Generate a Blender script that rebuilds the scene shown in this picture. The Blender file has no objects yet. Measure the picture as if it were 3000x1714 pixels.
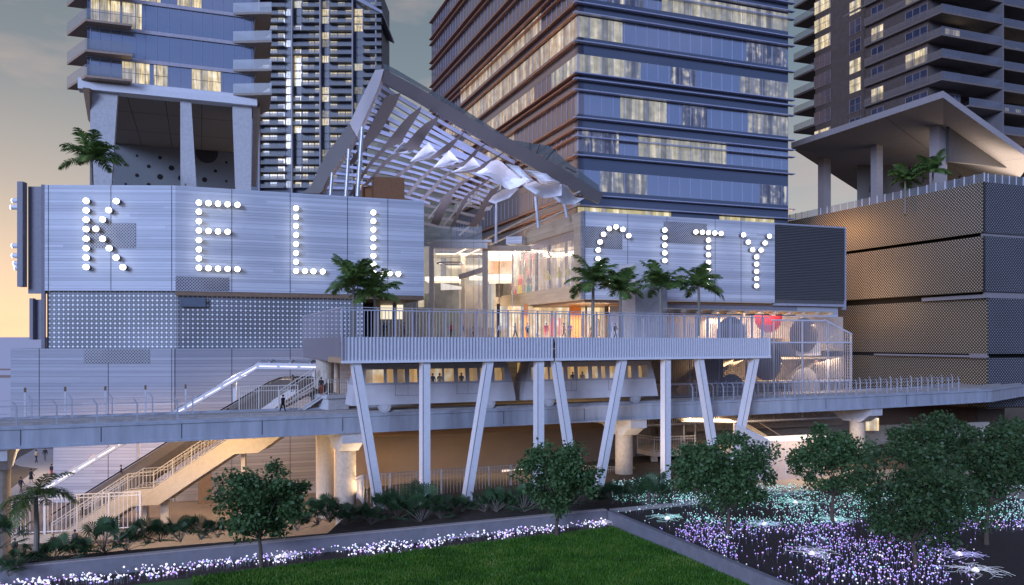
import bpy, math, random
from mathutils import Vector, Matrix, noise
R = math.radians
random.seed(7)
scn = bpy.context.scene
COL = scn.collection
# ---------------------------------------------------------------- camera
F, CX, HY, HC = 2400.0, 1500.0, 1000.0, 18.0
cd = bpy.data.cameras.new('camera'); cam = bpy.data.objects.new('camera', cd); COL.objects.link(cam)
cam.location = (0, 0, HC); cam.rotation_euler = (R(90), 0, 0)
cd.sensor_width = 36; cd.lens = 36 * F / 3000.0
cd.shift_y = (HY - 857.0) / 3000.0
cd.clip_start = 0.5; cd.clip_end = 5000
scn.camera = cam
# ---------------------------------------------------------------- world and sun (dusk)
w = bpy.data.worlds.new('World'); scn.world = w; w.use_nodes = True
nt = w.node_tree; N = nt.nodes; L = nt.links
for n in list(N): N.remove(n)
def nd(nt, t, **k):
    n = nt.nodes.new(t)
    for a, b in k.items(): setattr(n, a, b)
    return n
def ramp(nt, stops, fac=None, interp='LINEAR'):
    r = nd(nt, 'ShaderNodeValToRGB'); r.color_ramp.interpolation = interp
    e = r.color_ramp.elements
    while len(e) < len(stops): e.new(0.5)
    for i, (p, c) in enumerate(stops): e[i].position = p; e[i].color = (*c, 1) if len(c) == 3 else c
    if fac is not None: nt.links.new(fac, r.inputs[0])
    return r
def mth(nt, op, a, b=None, c=None, clamp=False):
    n = nd(nt, 'ShaderNodeMath', operation=op); n.use_clamp = clamp
    for i, v in enumerate((a, b, c)):
        if v is None: continue
        if isinstance(v, (int, float)): n.inputs[i].default_value = v
        else: nt.links.new(v, n.inputs[i])
    return n.outputs[0]
def mixc(nt, f, a, b, mode='MIX'):
    n = nd(nt, 'ShaderNodeMixRGB', blend_type=mode)
    for i, v in enumerate((f, a, b)):
        if isinstance(v, (int, float)): n.inputs[i].default_value = v
        elif isinstance(v, tuple): n.inputs[i].default_value = (*v, 1)[:4]
        else: nt.links.new(v, n.inputs[i])
    return n.outputs[0]
tc = nd(nt, 'ShaderNodeTexCoord'); sp = nd(nt, 'ShaderNodeSeparateXYZ'); L.new(tc.outputs['Generated'], sp.inputs[0])
X, Y, Z = sp.outputs
# the western half of the sky (ahead of the camera): peach at the horizon, slate blue above, warmer to the left
back = ramp(nt, [(0.0, (.86, .70, .54)), (.07, (.66, .61, .54)), (.17, (.40, .43, .46)), (.30, (.19, .26, .33)), (.45, (.125, .185, .25)), (.75, (.07, .10, .16))], mth(nt, 'MAXIMUM', Z, 0.0)).outputs[0]
warm = mixc(nt, mth(nt, 'MULTIPLY_ADD', X, .5, .5, True), (1.12, .97, .84), (.98, 1.0, 1.02))
back = mixc(nt, 1.0, back, warm, 'MULTIPLY')
glow = nd(nt, 'ShaderNodeMapRange', interpolation_type='SMOOTHSTEP'); L.new(X, glow.inputs[0]); glow.inputs[1].default_value = -.52; glow.inputs[2].default_value = -.75
back = mixc(nt, mth(nt, 'MULTIPLY', glow.outputs[0], .65), back, (.85, .50, .36))
cn = nd(nt, 'ShaderNodeTexNoise'); cn.inputs['Scale'].default_value = 5; cn.inputs['Detail'].default_value = 6; cn.inputs['Roughness'].default_value = .55
mp = nd(nt, 'ShaderNodeMapping'); mp.inputs['Scale'].default_value = (1, 1, 3.0); L.new(tc.outputs['Generated'], mp.inputs[0]); L.new(mp.outputs[0], cn.inputs[0])
cl = ramp(nt, [(.50, (0, 0, 0)), (.75, (1, 1, 1))], cn.outputs[0]).outputs[0]
back = mixc(nt, mth(nt, 'MULTIPLY', cl, .55), back, (.62, .47, .42))
# the eastern half (behind the camera): violet-blue dusk
front = ramp(nt, [(0.0, (.16, .15, .22)), (.07, (.14, .17, .30)), (.16, (.25, .34, .68)), (.5, (.15, .22, .48)), (1, (.08, .12, .26))], mth(nt, 'MAXIMUM', Z, 0.0)).outputs[0]
front = mixc(nt, mth(nt, 'MULTIPLY', cl, .5), front, (.55, .52, .75))
side = nd(nt, 'ShaderNodeMapRange', interpolation_type='SMOOTHSTEP'); L.new(Y, side.inputs[0]); side.inputs[1].default_value = -.35; side.inputs[2].default_value = .45
skyc = mixc(nt, side.outputs[0], front, back)
gr = nd(nt, 'ShaderNodeMapRange'); L.new(Z, gr.inputs[0]); gr.inputs[1].default_value = -.06; gr.inputs[2].default_value = 0.0
skyc = mixc(nt, gr.outputs[0], (.06, .055, .07), skyc)
bg = nd(nt, 'ShaderNodeBackground'); L.new(skyc, bg.inputs[0]); bg.inputs[1].default_value = 0.9
ns = nd(nt, 'ShaderNodeTexSky', sky_type='NISHITA'); ns.sun_disc = False; ns.sun_elevation = R(2); ns.sun_rotation = R(-35)
bg2 = nd(nt, 'ShaderNodeBackground'); L.new(ns.outputs[0], bg2.inputs[0]); bg2.inputs[1].default_value = 0.01
ad = nd(nt, 'ShaderNodeAddShader'); L.new(bg.outputs[0], ad.inputs[0]); L.new(bg2.outputs[0], ad.inputs[1])
wo = nd(nt, 'ShaderNodeOutputWorld'); L.new(ad.outputs[0], wo.inputs[0])
sd = bpy.data.lights.new('sun', 'SUN'); sun = bpy.data.objects.new('sun', sd); COL.objects.link(sun)
sd.energy = 2.6; sd.angle = R(22); sd.color = (.52, .64, 1.0)
sun.rotation_euler = Vector((.40, .86, -.27)).to_track_quat('-Z', 'Y').to_euler()
scn.view_settings.view_transform = 'Standard'; scn.view_settings.look = 'None'
scn.view_settings.exposure = 0.16; scn.view_settings.gamma = 1.0
scn.render.engine = 'CYCLES'
scn.cycles.max_bounces = 6; scn.cycles.diffuse_bounces = 3; scn.cycles.glossy_bounces = 3; scn.cycles.transmission_bounces = 4; scn.cycles.transparent_max_bounces = 12
scn.cycles.sample_clamp_indirect = 4
def area(name, loc, size, power, col=(1, .72, .42), to=(0, 0, -1), sy=None, spread=None):
    ld = bpy.data.lights.new(name, 'AREA'); o = bpy.data.objects.new(name, ld); COL.objects.link(o)
    ld.energy = power; ld.color = col; ld.shape = 'RECTANGLE'; ld.size = size; ld.size_y = sy or size
    if spread: ld.spread = R(spread)
    o.location = loc; o.rotation_euler = Vector(to).to_track_quat('-Z', 'Y').to_euler(); return o
def point(name, loc, power, col=(1, .72, .42), r=.3):
    ld = bpy.data.lights.new(name, 'POINT'); o = bpy.data.objects.new(name, ld); COL.objects.link(o)
    ld.energy = power; ld.color = col; ld.shadow_soft_size = r; o.location = loc; return o
# ---------------------------------------------------------------- placement helpers
def P(px, py, d): return Vector(((px - CX) / F * d, d, HC - (py - HY) / F * d))
def G(px, d): return Vector(((px - CX) / F * d, d))
def ZO(py, d): return HC - (py - HY) / F * d
def PZ(px, py, z):
    d = (HC - z) * F / (py - HY); return P(px, py, d)
def V3(p, z): return Vector((p[0], p[1], z))
UR = Vector((6300, 2400)).normalized(); UL = Vector((-UR.y, UR.x))
UG = Vector((6900 - 1500, 2400)).normalized()
def hit(px, p0, u):
    """plan point on the line p0 + t*u seen at image column px"""
    k = (px - CX) / F      # x = k*y
    t = (k * p0[1] - p0[0]) / (u[0] - k * u[1])
    return Vector((p0[0] + t * u[0], p0[1] + t * u[1]))
def lerp(a, b, t): return a + (b - a) * t
# ---------------------------------------------------------------- mesh builder
class MB:
    def __init__(s): s.v = []; s.f = []; s.uv = []; s.mi = []; s.cur = 0; s.sm = []
    def face(s, pts, uv=None, smooth=False):
        i = len(s.v); s.v += [tuple(p) for p in pts]; s.f.append(tuple(range(i, i + len(pts))))
        s.uv.append(uv); s.mi.append(s.cur); s.sm.append(smooth)
    def m(s, i): s.cur = i; return s
    def hexa(s, b, t, uvs=None):
        """b, t: 4 bottom and 4 top corners, counter-clockwise seen from above"""
        s.face(b[::-1]); s.face(t)
        for i in range(4):
            j = (i + 1) % 4
            ln = (Vector(b[j]) - Vector(b[i])).length
            uv = [(0, b[i][2]), (ln, b[j][2]), (ln, t[j][2]), (0, t[i][2])]
            s.face([b[i], b[j], t[j], t[i]], uv)
        return s
    def box(s, c, sx, sy, sz, u=(1, 0)):
        u = Vector(u[:2]).normalized(); n = Vector((-u.y, u.x)); c = Vector(c)
        q = [c.xy + u * a * sx / 2 + n * b * sy / 2 for a, b in ((-1, -1), (1, -1), (1, 1), (-1, 1))]
        return s.hexa([V3(p, c.z - sz / 2) for p in q], [V3(p, c.z + sz / 2) for p in q])
    def wall(s, p0, p1, z0, z1, th=.3, u0=0.0, z0b=None, z1b=None):
        """vertical wall whose FRONT face runs p0->p1 (left to right seen from the camera); thickness goes away from it"""
        p0 = Vector(p0[:2]); p1 = Vector(p1[:2]); u = (p1 - p0); ln = u.length; u = u / ln; n = Vector((-u.y, u.x)) * th
        z0b = z0 if z0b is None else z0b; z1b = z1 if z1b is None else z1b
        a, b, c, d = p0, p1, p1 + n, p0 + n
        s.face([V3(a, z0), V3(b, z0b), V3(b, z1b), V3(a, z1)], [(u0, z0), (u0 + ln, z0b), (u0 + ln, z1b), (u0, z1)])
        s.face([V3(c, z0b), V3(d, z0), V3(d, z1), V3(c, z1b)], [(0, z0b), (ln, z0), (ln, z1), (0, z1b)])
        s.face([V3(b, z0b), V3(c, z0b), V3(c, z1b), V3(b, z1b)], [(0, z0b), (abs(th), z0b), (abs(th), z1b), (0, z1b)])
        s.face([V3(d, z0), V3(a, z0), V3(a, z1), V3(d, z1)], [(0, z0), (abs(th), z0), (abs(th), z1), (0, z1)])
        s.face([V3(a, z1), V3(b, z1b), V3(c, z1b), V3(d, z1)]); s.face([V3(d, z0), V3(c, z0b), V3(b, z0b), V3(a, z0)])
        return s
    def prism(s, plan, z0, z1):
        pl = [Vector(p[:2]) for p in plan]; n = len(pl)
        ar = sum(pl[i].x * pl[(i + 1) % n].y - pl[(i + 1) % n].x * pl[i].y for i in range(n))
        if ar < 0: pl = pl[::-1]
        s.face([V3(p, z1) for p in pl], [(p.x, p.y) for p in pl]); s.face([V3(p, z0) for p in pl[::-1]], [(p.x, p.y) for p in pl[::-1]])
        a = 0
        for i in range(n):
            p, q = pl[i], pl[(i + 1) % n]; ln = (q - p).length
            s.face([V3(p, z0), V3(q, z0), V3(q, z1), V3(p, z1)], [(a, z0), (a + ln, z0), (a + ln, z1), (a, z1)]); a += ln
        return s
    def slab3(s, pts, off):
        """extrude a 3D polygon by vector off"""
        off = Vector(off); pts = [Vector(p) for p in pts]; n = len(pts)
        s.face(pts); s.face([p + off for p in pts[::-1]])
        for i in range(n):
            j = (i + 1) % n; s.face([pts[j], pts[i], pts[i] + off, pts[j] + off])
        return s
    def beam(s, a, b, w, h=None, up=(0, 0, 1)):
        a = Vector(a); b = Vector(b); h = h or w; d = (b - a).normalized(); up = Vector(up)
        if abs(d.dot(up)) > .98: up = Vector((0, 1, 0))
        x = d.cross(up).normalized() * w / 2; y = x.cross(d).normalized() * h / 2
        q = [-x - y, x - y, x + y, -x + y]
        A = [a + k for k in q]; B = [b + k for k in q]; ln = (b - a).length
        s.face(A); s.face(B[::-1])
        for i in range(4):
            j = (i + 1) % 4; s.face([A[j], A[i], B[i], B[j]], [(w, 0), (0, 0), (0, ln), (w, ln)])
        return s
    def tube(s, pts, r, n=8, cap=True):
        pts = [Vector(p) for p in pts]; rs = r if isinstance(r, (list, tuple)) else [r] * len(pts); rings = []
        for i, p in enumerate(pts):
            d = (pts[min(i + 1, len(pts) - 1)] - pts[max(i - 1, 0)]).normalized()
            up = Vector((0, 0, 1)) if abs(d.z) < .9 else Vector((0, 1, 0))
            x = d.cross(up).normalized(); y = x.cross(d)
            rings.append([p + (x * math.cos(a) + y * math.sin(a)) * rs[i] for a in [k * 2 * math.pi / n for k in range(n)]])
        for i in range(len(pts) - 1):
            for k in range(n):
                j = (k + 1) % n; s.face([rings[i][k], rings[i + 1][k], rings[i + 1][j], rings[i][j]], smooth=True)
        if cap: s.face(rings[0]); s.face(rings[-1][::-1])
        return s
    def build(s, name, mats, parent=None, **tags):
        me = bpy.data.meshes.new(name)
        off = Vector(parent['_o']) if parent is not None and '_o' in parent else Vector((0, 0, 0))
        pp = parent
        me.from_pydata([tuple(Vector(v) - off) for v in s.v], [], s.f)
        if any(u for u in s.uv):
            ul = me.uv_layers.new(name='UVMap'); dat = []
            for f, u in zip(s.f, s.uv):
                dat += [c for q in (u if u else [(0, 0)] * len(f)) for c in q]
            ul.data.foreach_set('uv', dat)
        if not isinstance(mats, (list, tuple)): mats = [mats]
        for q in mats: me.materials.append(q)
        me.polygons.foreach_set('material_index', s.mi); me.polygons.foreach_set('use_smooth', s.sm)
        me.update()
        o = bpy.data.objects.new(name, me); COL.objects.link(o)
        if parent is not None: o.parent = parent; o['_o'] = tuple(off)
        for k, v in tags.items(): o[k] = v
        return o
def thing(name, label, cat, loc=(0, 0, 0), group=None):
    o = bpy.data.objects.new(name, None); COL.objects.link(o); o.location = loc; o.empty_display_size = .5
    o['label'] = label; o['category'] = cat; o['_o'] = tuple(loc)
    if group: o['group'] = group
    return o
def solo(mb, name, mats, label, cat, group=None, loc=None):
    if loc is not None: mb.v = [tuple(Vector(v) - Vector(loc)) for v in mb.v]
    o = mb.build(name, mats); o['label'] = label; o['category'] = cat
    if loc is not None: o.location = loc
    if group: o['group'] = group
    return o
def structure(mb, name, mats, kind='structure'):
    o = mb.build(name, mats); o['kind'] = kind; return o
def dup(root, loc, rotz=0, scale=1.0, label=None):
    def cp(o, par):
        c = o.copy(); COL.objects.link(c)
        if par is not None: c.parent = par
        for ch in kids.get(o.name, []): cp(ch, c)
        return c
    kids = {}
    for o in [root] + list(root.children_recursive): kids[o.name] = list(o.children)
    r = cp(root, None); r.location = loc; r.rotation_euler = (0, 0, rotz); r.scale = (scale,) * 3
    if label: r['label'] = label
    return r
# ---------------------------------------------------------------- materials
MATS = {}
def base(name):
    m = bpy.data.materials.new(name); m.use_nodes = True; t = m.node_tree
    return m, t, t.nodes['Principled BSDF']
def sv(b, **k):
    al = dict(color='Base Color', rough='Roughness', metal='Metallic', em='Emission Color', es='Emission Strength', alpha='Alpha', spec='Specular IOR Level', trans='Transmission Weight', coat='Coat Weight', ior='IOR')
    for a, v in k.items():
        b.inputs[al[a]].default_value = (*v, 1) if isinstance(v, tuple) else v
def M(name, color, rough=.6, metal=0.0, var=.12, scale=3.0, bump=0.0, em=None, es=0.0, spec=.5, alpha=1.0, stretch=(1, 1, 1)):
    if name in MATS: return MATS[name]
    m, t, b = base(name); sv(b, color=color, rough=rough, metal=metal, spec=spec, alpha=alpha)
    if em: sv(b, em=em, es=es)
    if var:
        c = nd(t, 'ShaderNodeTexCoord'); mpn = nd(t, 'ShaderNodeMapping'); mpn.inputs['Scale'].default_value = stretch
        n = nd(t, 'ShaderNodeTexNoise'); n.inputs['Scale'].default_value = scale; n.inputs['Detail'].default_value = 5; n.inputs['Roughness'].default_value = .6
        t.links.new(c.outputs['Object'], mpn.inputs[0]); t.links.new(mpn.outputs[0], n.inputs[0])
        r = ramp(t, [(.3, tuple(q * (1 - var) for q in color)), (.7, tuple(min(1, q * (1 + var)) for q in color))], n.outputs[0])
        t.links.new(r.outputs[0], b.inputs['Base Color'])
        rr = nd(t, 'ShaderNodeMapRange'); t.links.new(n.outputs[0], rr.inputs[0]); rr.inputs[3].default_value = max(0, rough - .1); rr.inputs[4].default_value = min(1, rough + .1)
        t.links.new(rr.outputs[0], b.inputs['Roughness'])
        if bump:
            bp = nd(t, 'ShaderNodeBump'); bp.inputs['Strength'].default_value = bump; bp.inputs['Distance'].default_value = .05
            t.links.new(n.outputs[0], bp.inputs['Height']); t.links.new(bp.outputs[0], b.inputs['Normal'])
    MATS[name] = m; return m
def uvsep(t):
    u = nd(t, 'ShaderNodeUVMap'); s = nd(t, 'ShaderNodeSeparateXYZ'); t.links.new(u.outputs[0], s.inputs[0]); return s.outputs[0], s.outputs[1]
def planks(name, c1, c2, ph=.34, line=.5, rough=.55, seg=7.0):
    m, t, b = base(name); u, v = uvsep(t)
    row = mth(t, 'FLOOR', mth(t, 'DIVIDE', v, ph)); fr = mth(t, 'FRACT', mth(t, 'DIVIDE', v, ph))
    wn = nd(t, 'ShaderNodeTexWhiteNoise', noise_dimensions='1D'); t.links.new(row, wn.inputs['W'])
    cel = mth(t, 'FLOOR', mth(t, 'ADD', mth(t, 'DIVIDE', u, seg), mth(t, 'MULTIPLY', wn.outputs[0], 7.3)))
    cmb = nd(t, 'ShaderNodeCombineXYZ'); t.links.new(row, cmb.inputs[0]); t.links.new(cel, cmb.inputs[1])
    w2 = nd(t, 'ShaderNodeTexWhiteNoise', noise_dimensions='3D'); t.links.new(cmb.outputs[0], w2.inputs['Vector'])
    big = nd(t, 'ShaderNodeTexNoise', noise_dimensions='1D'); t.links.new(mth(t, 'MULTIPLY', v, .8), big.inputs['W']); big.inputs['Scale'].default_value = 1.0
    k = mth(t, 'ADD', mth(t, 'MULTIPLY', w2.outputs[0], .65), mth(t, 'MULTIPLY', big.outputs[0], .45), None, True)
    c = mixc(t, k, c1, c2)
    g = nd(t, 'ShaderNodeTexNoise'); g.inputs['Scale'].default_value = 1.0; g.inputs['Detail'].default_value = 6
    cb = nd(t, 'ShaderNodeCombineXYZ'); t.links.new(mth(t, 'MULTIPLY', u, .5), cb.inputs[0]); t.links.new(mth(t, 'MULTIPLY', v, 9.0), cb.inputs[1]); t.links.new(cb.outputs[0], g.inputs[0])
    gr_ = ramp(t, [(.3, (.94, .94, .94)), (.7, (1.05, 1.05, 1.05))], g.outputs[0]).outputs[0]
    c = mixc(t, 1.0, c, gr_, 'MULTIPLY')
    wl = mth(t, 'MULTIPLY', mth(t, 'LESS_THAN', fr, .10), mth(t, 'MULTIPLY', mth(t, 'GREATER_THAN', wn.outputs[0], .2), line))
    c = mixc(t, wl, c, (.10, .10, .13))
    t.links.new(c, b.inputs['Base Color']); sv(b, rough=rough)
    MATS[name] = m; return m
def dots(name, bgc, dotc, pitch, r, metal=0.0, em=0.0, rings=False, rough=.5):
    """staggered dot pattern in metres of the UV map"""
    m, t, b = base(name); u, v = uvsep(t)
    def grid(off):
        fu = mth(t, 'SUBTRACT', mth(t, 'FRACT', mth(t, 'ADD', mth(t, 'DIVIDE', u, pitch), off)), .5)
        fv = mth(t, 'SUBTRACT', mth(t, 'FRACT', mth(t, 'ADD', mth(t, 'DIVIDE', v, pitch), off)), .5)
        return mth(t, 'SQRT', mth(t, 'ADD', mth(t, 'MULTIPLY', fu, fu), mth(t, 'MULTIPLY', fv, fv)))
    d = mth(t, 'MINIMUM', grid(0.0), grid(.5)) if not rings else grid(0.0)
    k = mth(t, 'LESS_THAN', d, r)
    g = nd(t, 'ShaderNodeTexNoise', noise_dimensions='2D'); uv = nd(t, 'ShaderNodeUVMap'); t.links.new(uv.outputs[0], g.inputs[0]); g.inputs['Scale'].default_value = .12; g.inputs['Detail'].default_value = 3
    vr = ramp(t, [(.35, (.75, .75, .75)), (.65, (1.2, 1.2, 1.2))], g.outputs[0]).outputs[0]
    bgm = mixc(t, 1.0, bgc, vr, 'MULTIPLY')
    if rings:
        d2 = grid(.5)
        ring = mth(t, 'MULTIPLY', mth(t, 'LESS_THAN', d2, .36), mth(t, 'GREATER_THAN', d2, .25))
        bgm = mixc(t, ring, bgm, (.012, .014, .02))
    c = mixc(t, k, bgm, dotc); t.links.new(c, b.inputs['Base Color']); sv(b, rough=rough, metal=metal)
    if em:
        t.links.new(mixc(t, k, (0, 0, 0), dotc), b.inputs['Emission Color']); b.inputs['Emission Strength'].default_value = em
    MATS[name] = m; return m
def curtain(name, col=(1, .80, .50), es=1.0, dark=.25, sc=6.0):
    """lit window: vertical curtain folds and bright ceiling, behind glass"""
    m, t, b = base(name); c = nd(t, 'ShaderNodeTexCoord'); mpn = nd(t, 'ShaderNodeMapping'); mpn.inputs['Scale'].default_value = (1, 1, .08)
    n = nd(t, 'ShaderNodeTexNoise'); n.inputs['Scale'].default_value = sc; n.inputs['Detail'].default_value = 3
    t.links.new(c.outputs['Object'], mpn.inputs[0]); t.links.new(mpn.outputs[0], n.inputs[0])
    n2 = nd(t, 'ShaderNodeTexNoise'); n2.inputs['Scale'].default_value = .9; t.links.new(c.outputs['Object'], n2.inputs[0])
    k = mth(t, 'MULTIPLY', n.outputs[0], mth(t, 'MULTIPLY_ADD', n2.outputs[0], 1.4, .3))
    r = ramp(t, [(.22, tuple(q * dark for q in col)), (.5, tuple(q * .75 for q in col)), (.75, (1, .95, .85))], k)
    uu, vv = uvsep(t); wb = nd(t, 'ShaderNodeTexWhiteNoise', noise_dimensions='1D'); t.links.new(mth(t, 'FLOOR', mth(t, 'DIVIDE', uu, 1.03)), wb.inputs['W'])
    bay = ramp(t, [(0.0, (.45, .47, .55)), (.35, (.8, .8, .8)), (.8, (1.1, 1.05, .95)), (1.0, (1.5, 1.4, 1.2))], wb.outputs[0]).outputs[0]
    sv(b, color=(.05, .05, .06), rough=.08); t.links.new(mixc(t, 1.0, r.outputs[0], bay, 'MULTIPLY'), b.inputs['Emission Color']); b.inputs['Emission Strength'].default_value = es
    m.cycles.emission_sampling = 'NONE'
    MATS[name] = m; return m
def emit(name, col, es, sampling=True):
    m, t, b = base(name); sv(b, color=(.8, .8, .8), em=col, es=es, rough=.4)
    if not sampling: m.cycles.emission_sampling = 'NONE'
    MATS[name] = m; return m
def glassy(name, col, alpha=.35, rough=.05, metal=.0, spec=.8):
    m, t, b = base(name); sv(b, color=col, rough=rough, alpha=alpha, spec=spec, metal=metal); MATS[name] = m; return m
def tint(name, col, rough=.06, spec=1.0, metal=.0, ns=.25, refl=.5, em=None):
    """opaque reflective facade glass with uneven panes"""
    m, t, b = base(name); c = nd(t, 'ShaderNodeTexCoord'); n = nd(t, 'ShaderNodeTexNoise'); n.inputs['Scale'].default_value = ns; n.inputs['Detail'].default_value = 2
    t.links.new(c.outputs['Object'], n.inputs[0])
    bp = nd(t, 'ShaderNodeBump'); bp.inputs['Strength'].default_value = .12; bp.inputs['Distance'].default_value = .15; t.links.new(n.outputs[0], bp.inputs['Height'])
    gl = nd(t, 'ShaderNodeBsdfGlossy'); gl.inputs['Roughness'].default_value = rough; gl.inputs['Color'].default_value = (*col, 1); t.links.new(bp.outputs[0], gl.inputs['Normal'])
    sv(b, color=tuple(q * .35 for q in col), rough=.3)
    if em: sv(b, em=em[0], es=em[1])
    mx = nd(t, 'ShaderNodeMixShader'); mx.inputs[0].default_value = refl
    t.links.new(b.outputs[0], mx.inputs[1]); t.links.new(gl.outputs[0], mx.inputs[2]); t.links.new(mx.outputs[0], t.nodes['Material Output'].inputs[0])
    MATS[name] = m; return m
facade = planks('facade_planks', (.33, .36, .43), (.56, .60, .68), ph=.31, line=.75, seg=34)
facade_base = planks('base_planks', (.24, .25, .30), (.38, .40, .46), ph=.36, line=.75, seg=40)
woodwall = planks('timber_planks', (.34, .27, .19), (.50, .41, .30), ph=.30, line=.35, seg=4)
screen_l = dots('cast_screen', (.26, .28, .32), (.85, .87, .9), .52, .20, rings=True)
screen_r = dots('perforated_bronze', (.026, .020, .015), (.52, .43, .30), .52, .21, em=.0)
screen_rs = dots('perforated_steel', (.018, .019, .024), (.32, .33, .37), .52, .19)
perf = dots('perforated_panel', (.42, .43, .48), (.03, .03, .04), .34, .27)
white = M('white_paint', (.70, .71, .76), .4, var=.05)
offwhite = M('pale_concrete', (.50, .50, .52), .75, var=.12, bump=.2)
conc = M('concrete', (.36, .34, .33), .8, var=.18, bump=.3)
concw = M('warm_concrete', (.42, .37, .31), .8, var=.15, bump=.3)
dark = M('dark_metal', (.035, .035, .04), .5, var=.2)
black = M('rail_and_hole_black', (.008, .008, .009), .9, var=0)  # black of the handrails, and the painted shade inside the round openings
steel = M('galvanised_steel', (.48, .49, .53), .35, .6, var=.1)
railm = M('painted_railing', (.55, .56, .62), .4, var=.06)
bronze = M('bronze_soffit', (.20, .135, .09), .5, var=.15)
mbrown = M('brown_cladding', (.105, .080, .072), .6, var=.2, scale=1.2)
copper = M('copper_trim', (.42, .20, .12), .35, .5, var=.1)
ledgem = M('silver_ledge', (.45, .47, .60), .3, .5, var=.05)
wood = M('walnut', (.19, .085, .035), .5, var=.35, scale=6, stretch=(4, 4, .4))
lamp_warm = emit('warm_lamp', (1, .80, .52), 6.0)
lamp_white = emit('white_lamp', (1, .95, .88), 5.0)
cur_a = curtain('lit_curtain', (1, .84, .52), .85); cur_b = curtain('lit_curtain_pale', (.95, .90, .72), .7, .35)
cur_c = curtain('dim_curtain', (.55, .52, .42), .40, .3)
glassb = tint('blue_glass', (.50, .58, .72), refl=.52)
glassd = tint('dark_blue_glass', (.21, .25, .34), refl=.35)
farglass = M('far_glass', (.045, .055, .075), .35, 0, var=.3, scale=.2)
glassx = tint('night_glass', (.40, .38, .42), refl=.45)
balus = glassy('balustrade_glass', (.24, .27, .31), .36, .4)
clear = glassy('clear_glass', (.65, .68, .75), .16)
# ================================================================ GROUND
g = MB(); g.face([(-900, -60, 0), (900, -60, 0), (900, 1500, 0), (-900, 1500, 0)])
structure(g, 'ground', M('street_paving', (.115, .095, .08), .8, var=.25, scale=.35, bump=.2))
KB = G(514, 92.0)                                   # bend of the left mall facade
KA = G(131, 91.6); KE = hit(1242, KB, UR)
TOPZ, BOTZ, SCRZ = 35.5, 23.67, 17.2
CW = G(1706, 110.0); CE = hit(2270, CW, UR)         # sign wall of the right mall block
# terrace (park level) z 3.6 with its planted strip and retaining walls
TZ = 3.6
WC = PZ(1778, 1495, 4.0).xy                         # corner of the retaining wall
W0 = hit(-250, WC, UG)
WR = WC - UL * 50                                   # right wall runs towards the camera
strip = [hit(-250, WC, UG) + UL * .22, WC + UL * .22 + UG * .2, WC + UG * 70 + UL * .22, V3(G(3300, 140), 0).xy, V3(G(2900, 150), 0).xy, G(2550, 112), G(1880, 103), G(1050, 80), G(1040, 71), G(960, 61.5), G(-250, 52)]
g = MB(); g.prism([p + Vector((0, 0)) for p in strip], -.5, TZ)
structure(g, 'planted_terrace', M('terrace_soil', (.055, .042, .032), .95, var=.35, scale=2, bump=.6))
g = MB(); g.prism([WC + UL * .21 + UG * .3, WC + UG * 75 + UL * .21, WC + UG * 75 - UL * 70, WR + UG * .3], -.45, TZ + .02)
structure(g, 'light_field_bed', M('mulch', (.030, .022, .022), .95, var=.5, scale=5, bump=.8))
g = MB(); g.prism([W0 + UL * .1, WC + UL * .1 + UG * .1, WR + UG * .1, WR - UG * 90], -.4, 2.94)
structure(g, 'planting_bed', M('bed_mulch', (.042, .030, .024), .95, var=.45, scale=4, bump=.8))
LW0 = W0 - UL * 5.0; LWC = WC - UL * 3.6 - UG * 1.2
LZ = 3.0
la, lb = PZ(383, 1714, LZ).xy, WC - UL * 1.9 - UG * .12; ul_ = (lb - la).normalized()
lawn = [la - ul_ * 60, lb, WR - UG * .5 - UL * 8, WR - UG * 90]
g = MB(); g.prism(lawn, -.3, LZ)
structure(g, 'lawn', M('lawn_turf', (.045, .13, .018), .95, var=.4, scale=3, bump=.8))
# grass blades standing on the lawn
rg = random.Random(3); g = MB(); gv, gf = [], []
cnt = 0
while cnt < 80000:
    s_, t_ = rg.random(), rg.random()
    p = lb - ul_ * (s_ * 62 - 30) - UL * (t_ * 34 - .3 * rg.random() ** 2)
    k = (p.x / p.y) * F + CX; yy = HY + (HC - LZ) / p.y * F
    if p.y < 30 or k < -60 or k > 2400 or yy > 1760: 
        if rg.random() > .02: continue
    e = (p - WC).dot(UG)
    if e > -.55: continue
    a = rg.random() * 6.28; h = .10 + .12 * rg.random(); ww = .035
    dx, dy = math.cos(a) * ww, math.sin(a) * ww; lx, ly = rg.uniform(-.07, .07), rg.uniform(-.07, .07); i = len(gv)
    gv += [(p.x - dx, p.y - dy, LZ), (p.x + dx, p.y + dy, LZ), (p.x + lx, p.y + ly, LZ + h)]; gf.append((i, i + 1, i + 2)); cnt += 1
def leafmat(name, cols, rough=.5, trans=.25, sc=.8):
    m, t, b = base(name); c = nd(t, 'ShaderNodeTexCoord'); n = nd(t, 'ShaderNodeTexNoise'); n.inputs['Scale'].default_value = sc; n.inputs['Detail'].default_value = 8; n.inputs['Roughness'].default_value = .75
    t.links.new(c.outputs['Object'], n.inputs[0])
    r = ramp(t, [(.3, cols[0]), (.52, cols[1]), (.72, cols[2])], n.outputs[0]); t.links.new(r.outputs[0], b.inputs['Base Color']); sv(b, rough=rough, spec=.35)
    tr = nd(t, 'ShaderNodeBsdfTranslucent'); t.links.new(r.outputs[0], tr.inputs[0]); mx = nd(t, 'ShaderNodeMixShader'); mx.inputs[0].default_value = trans
    t.links.new(b.outputs[0], mx.inputs[1]); t.links.new(tr.outputs[0], mx.inputs[2]); t.links.new(mx.outputs[0], t.nodes['Material Output'].inputs[0]); MATS[name] = m; return m
grassm = leafmat('grass_blades', [(.025, .085, .010), (.08, .22, .02), (.22, .30, .06)], sc=.35)
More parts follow.
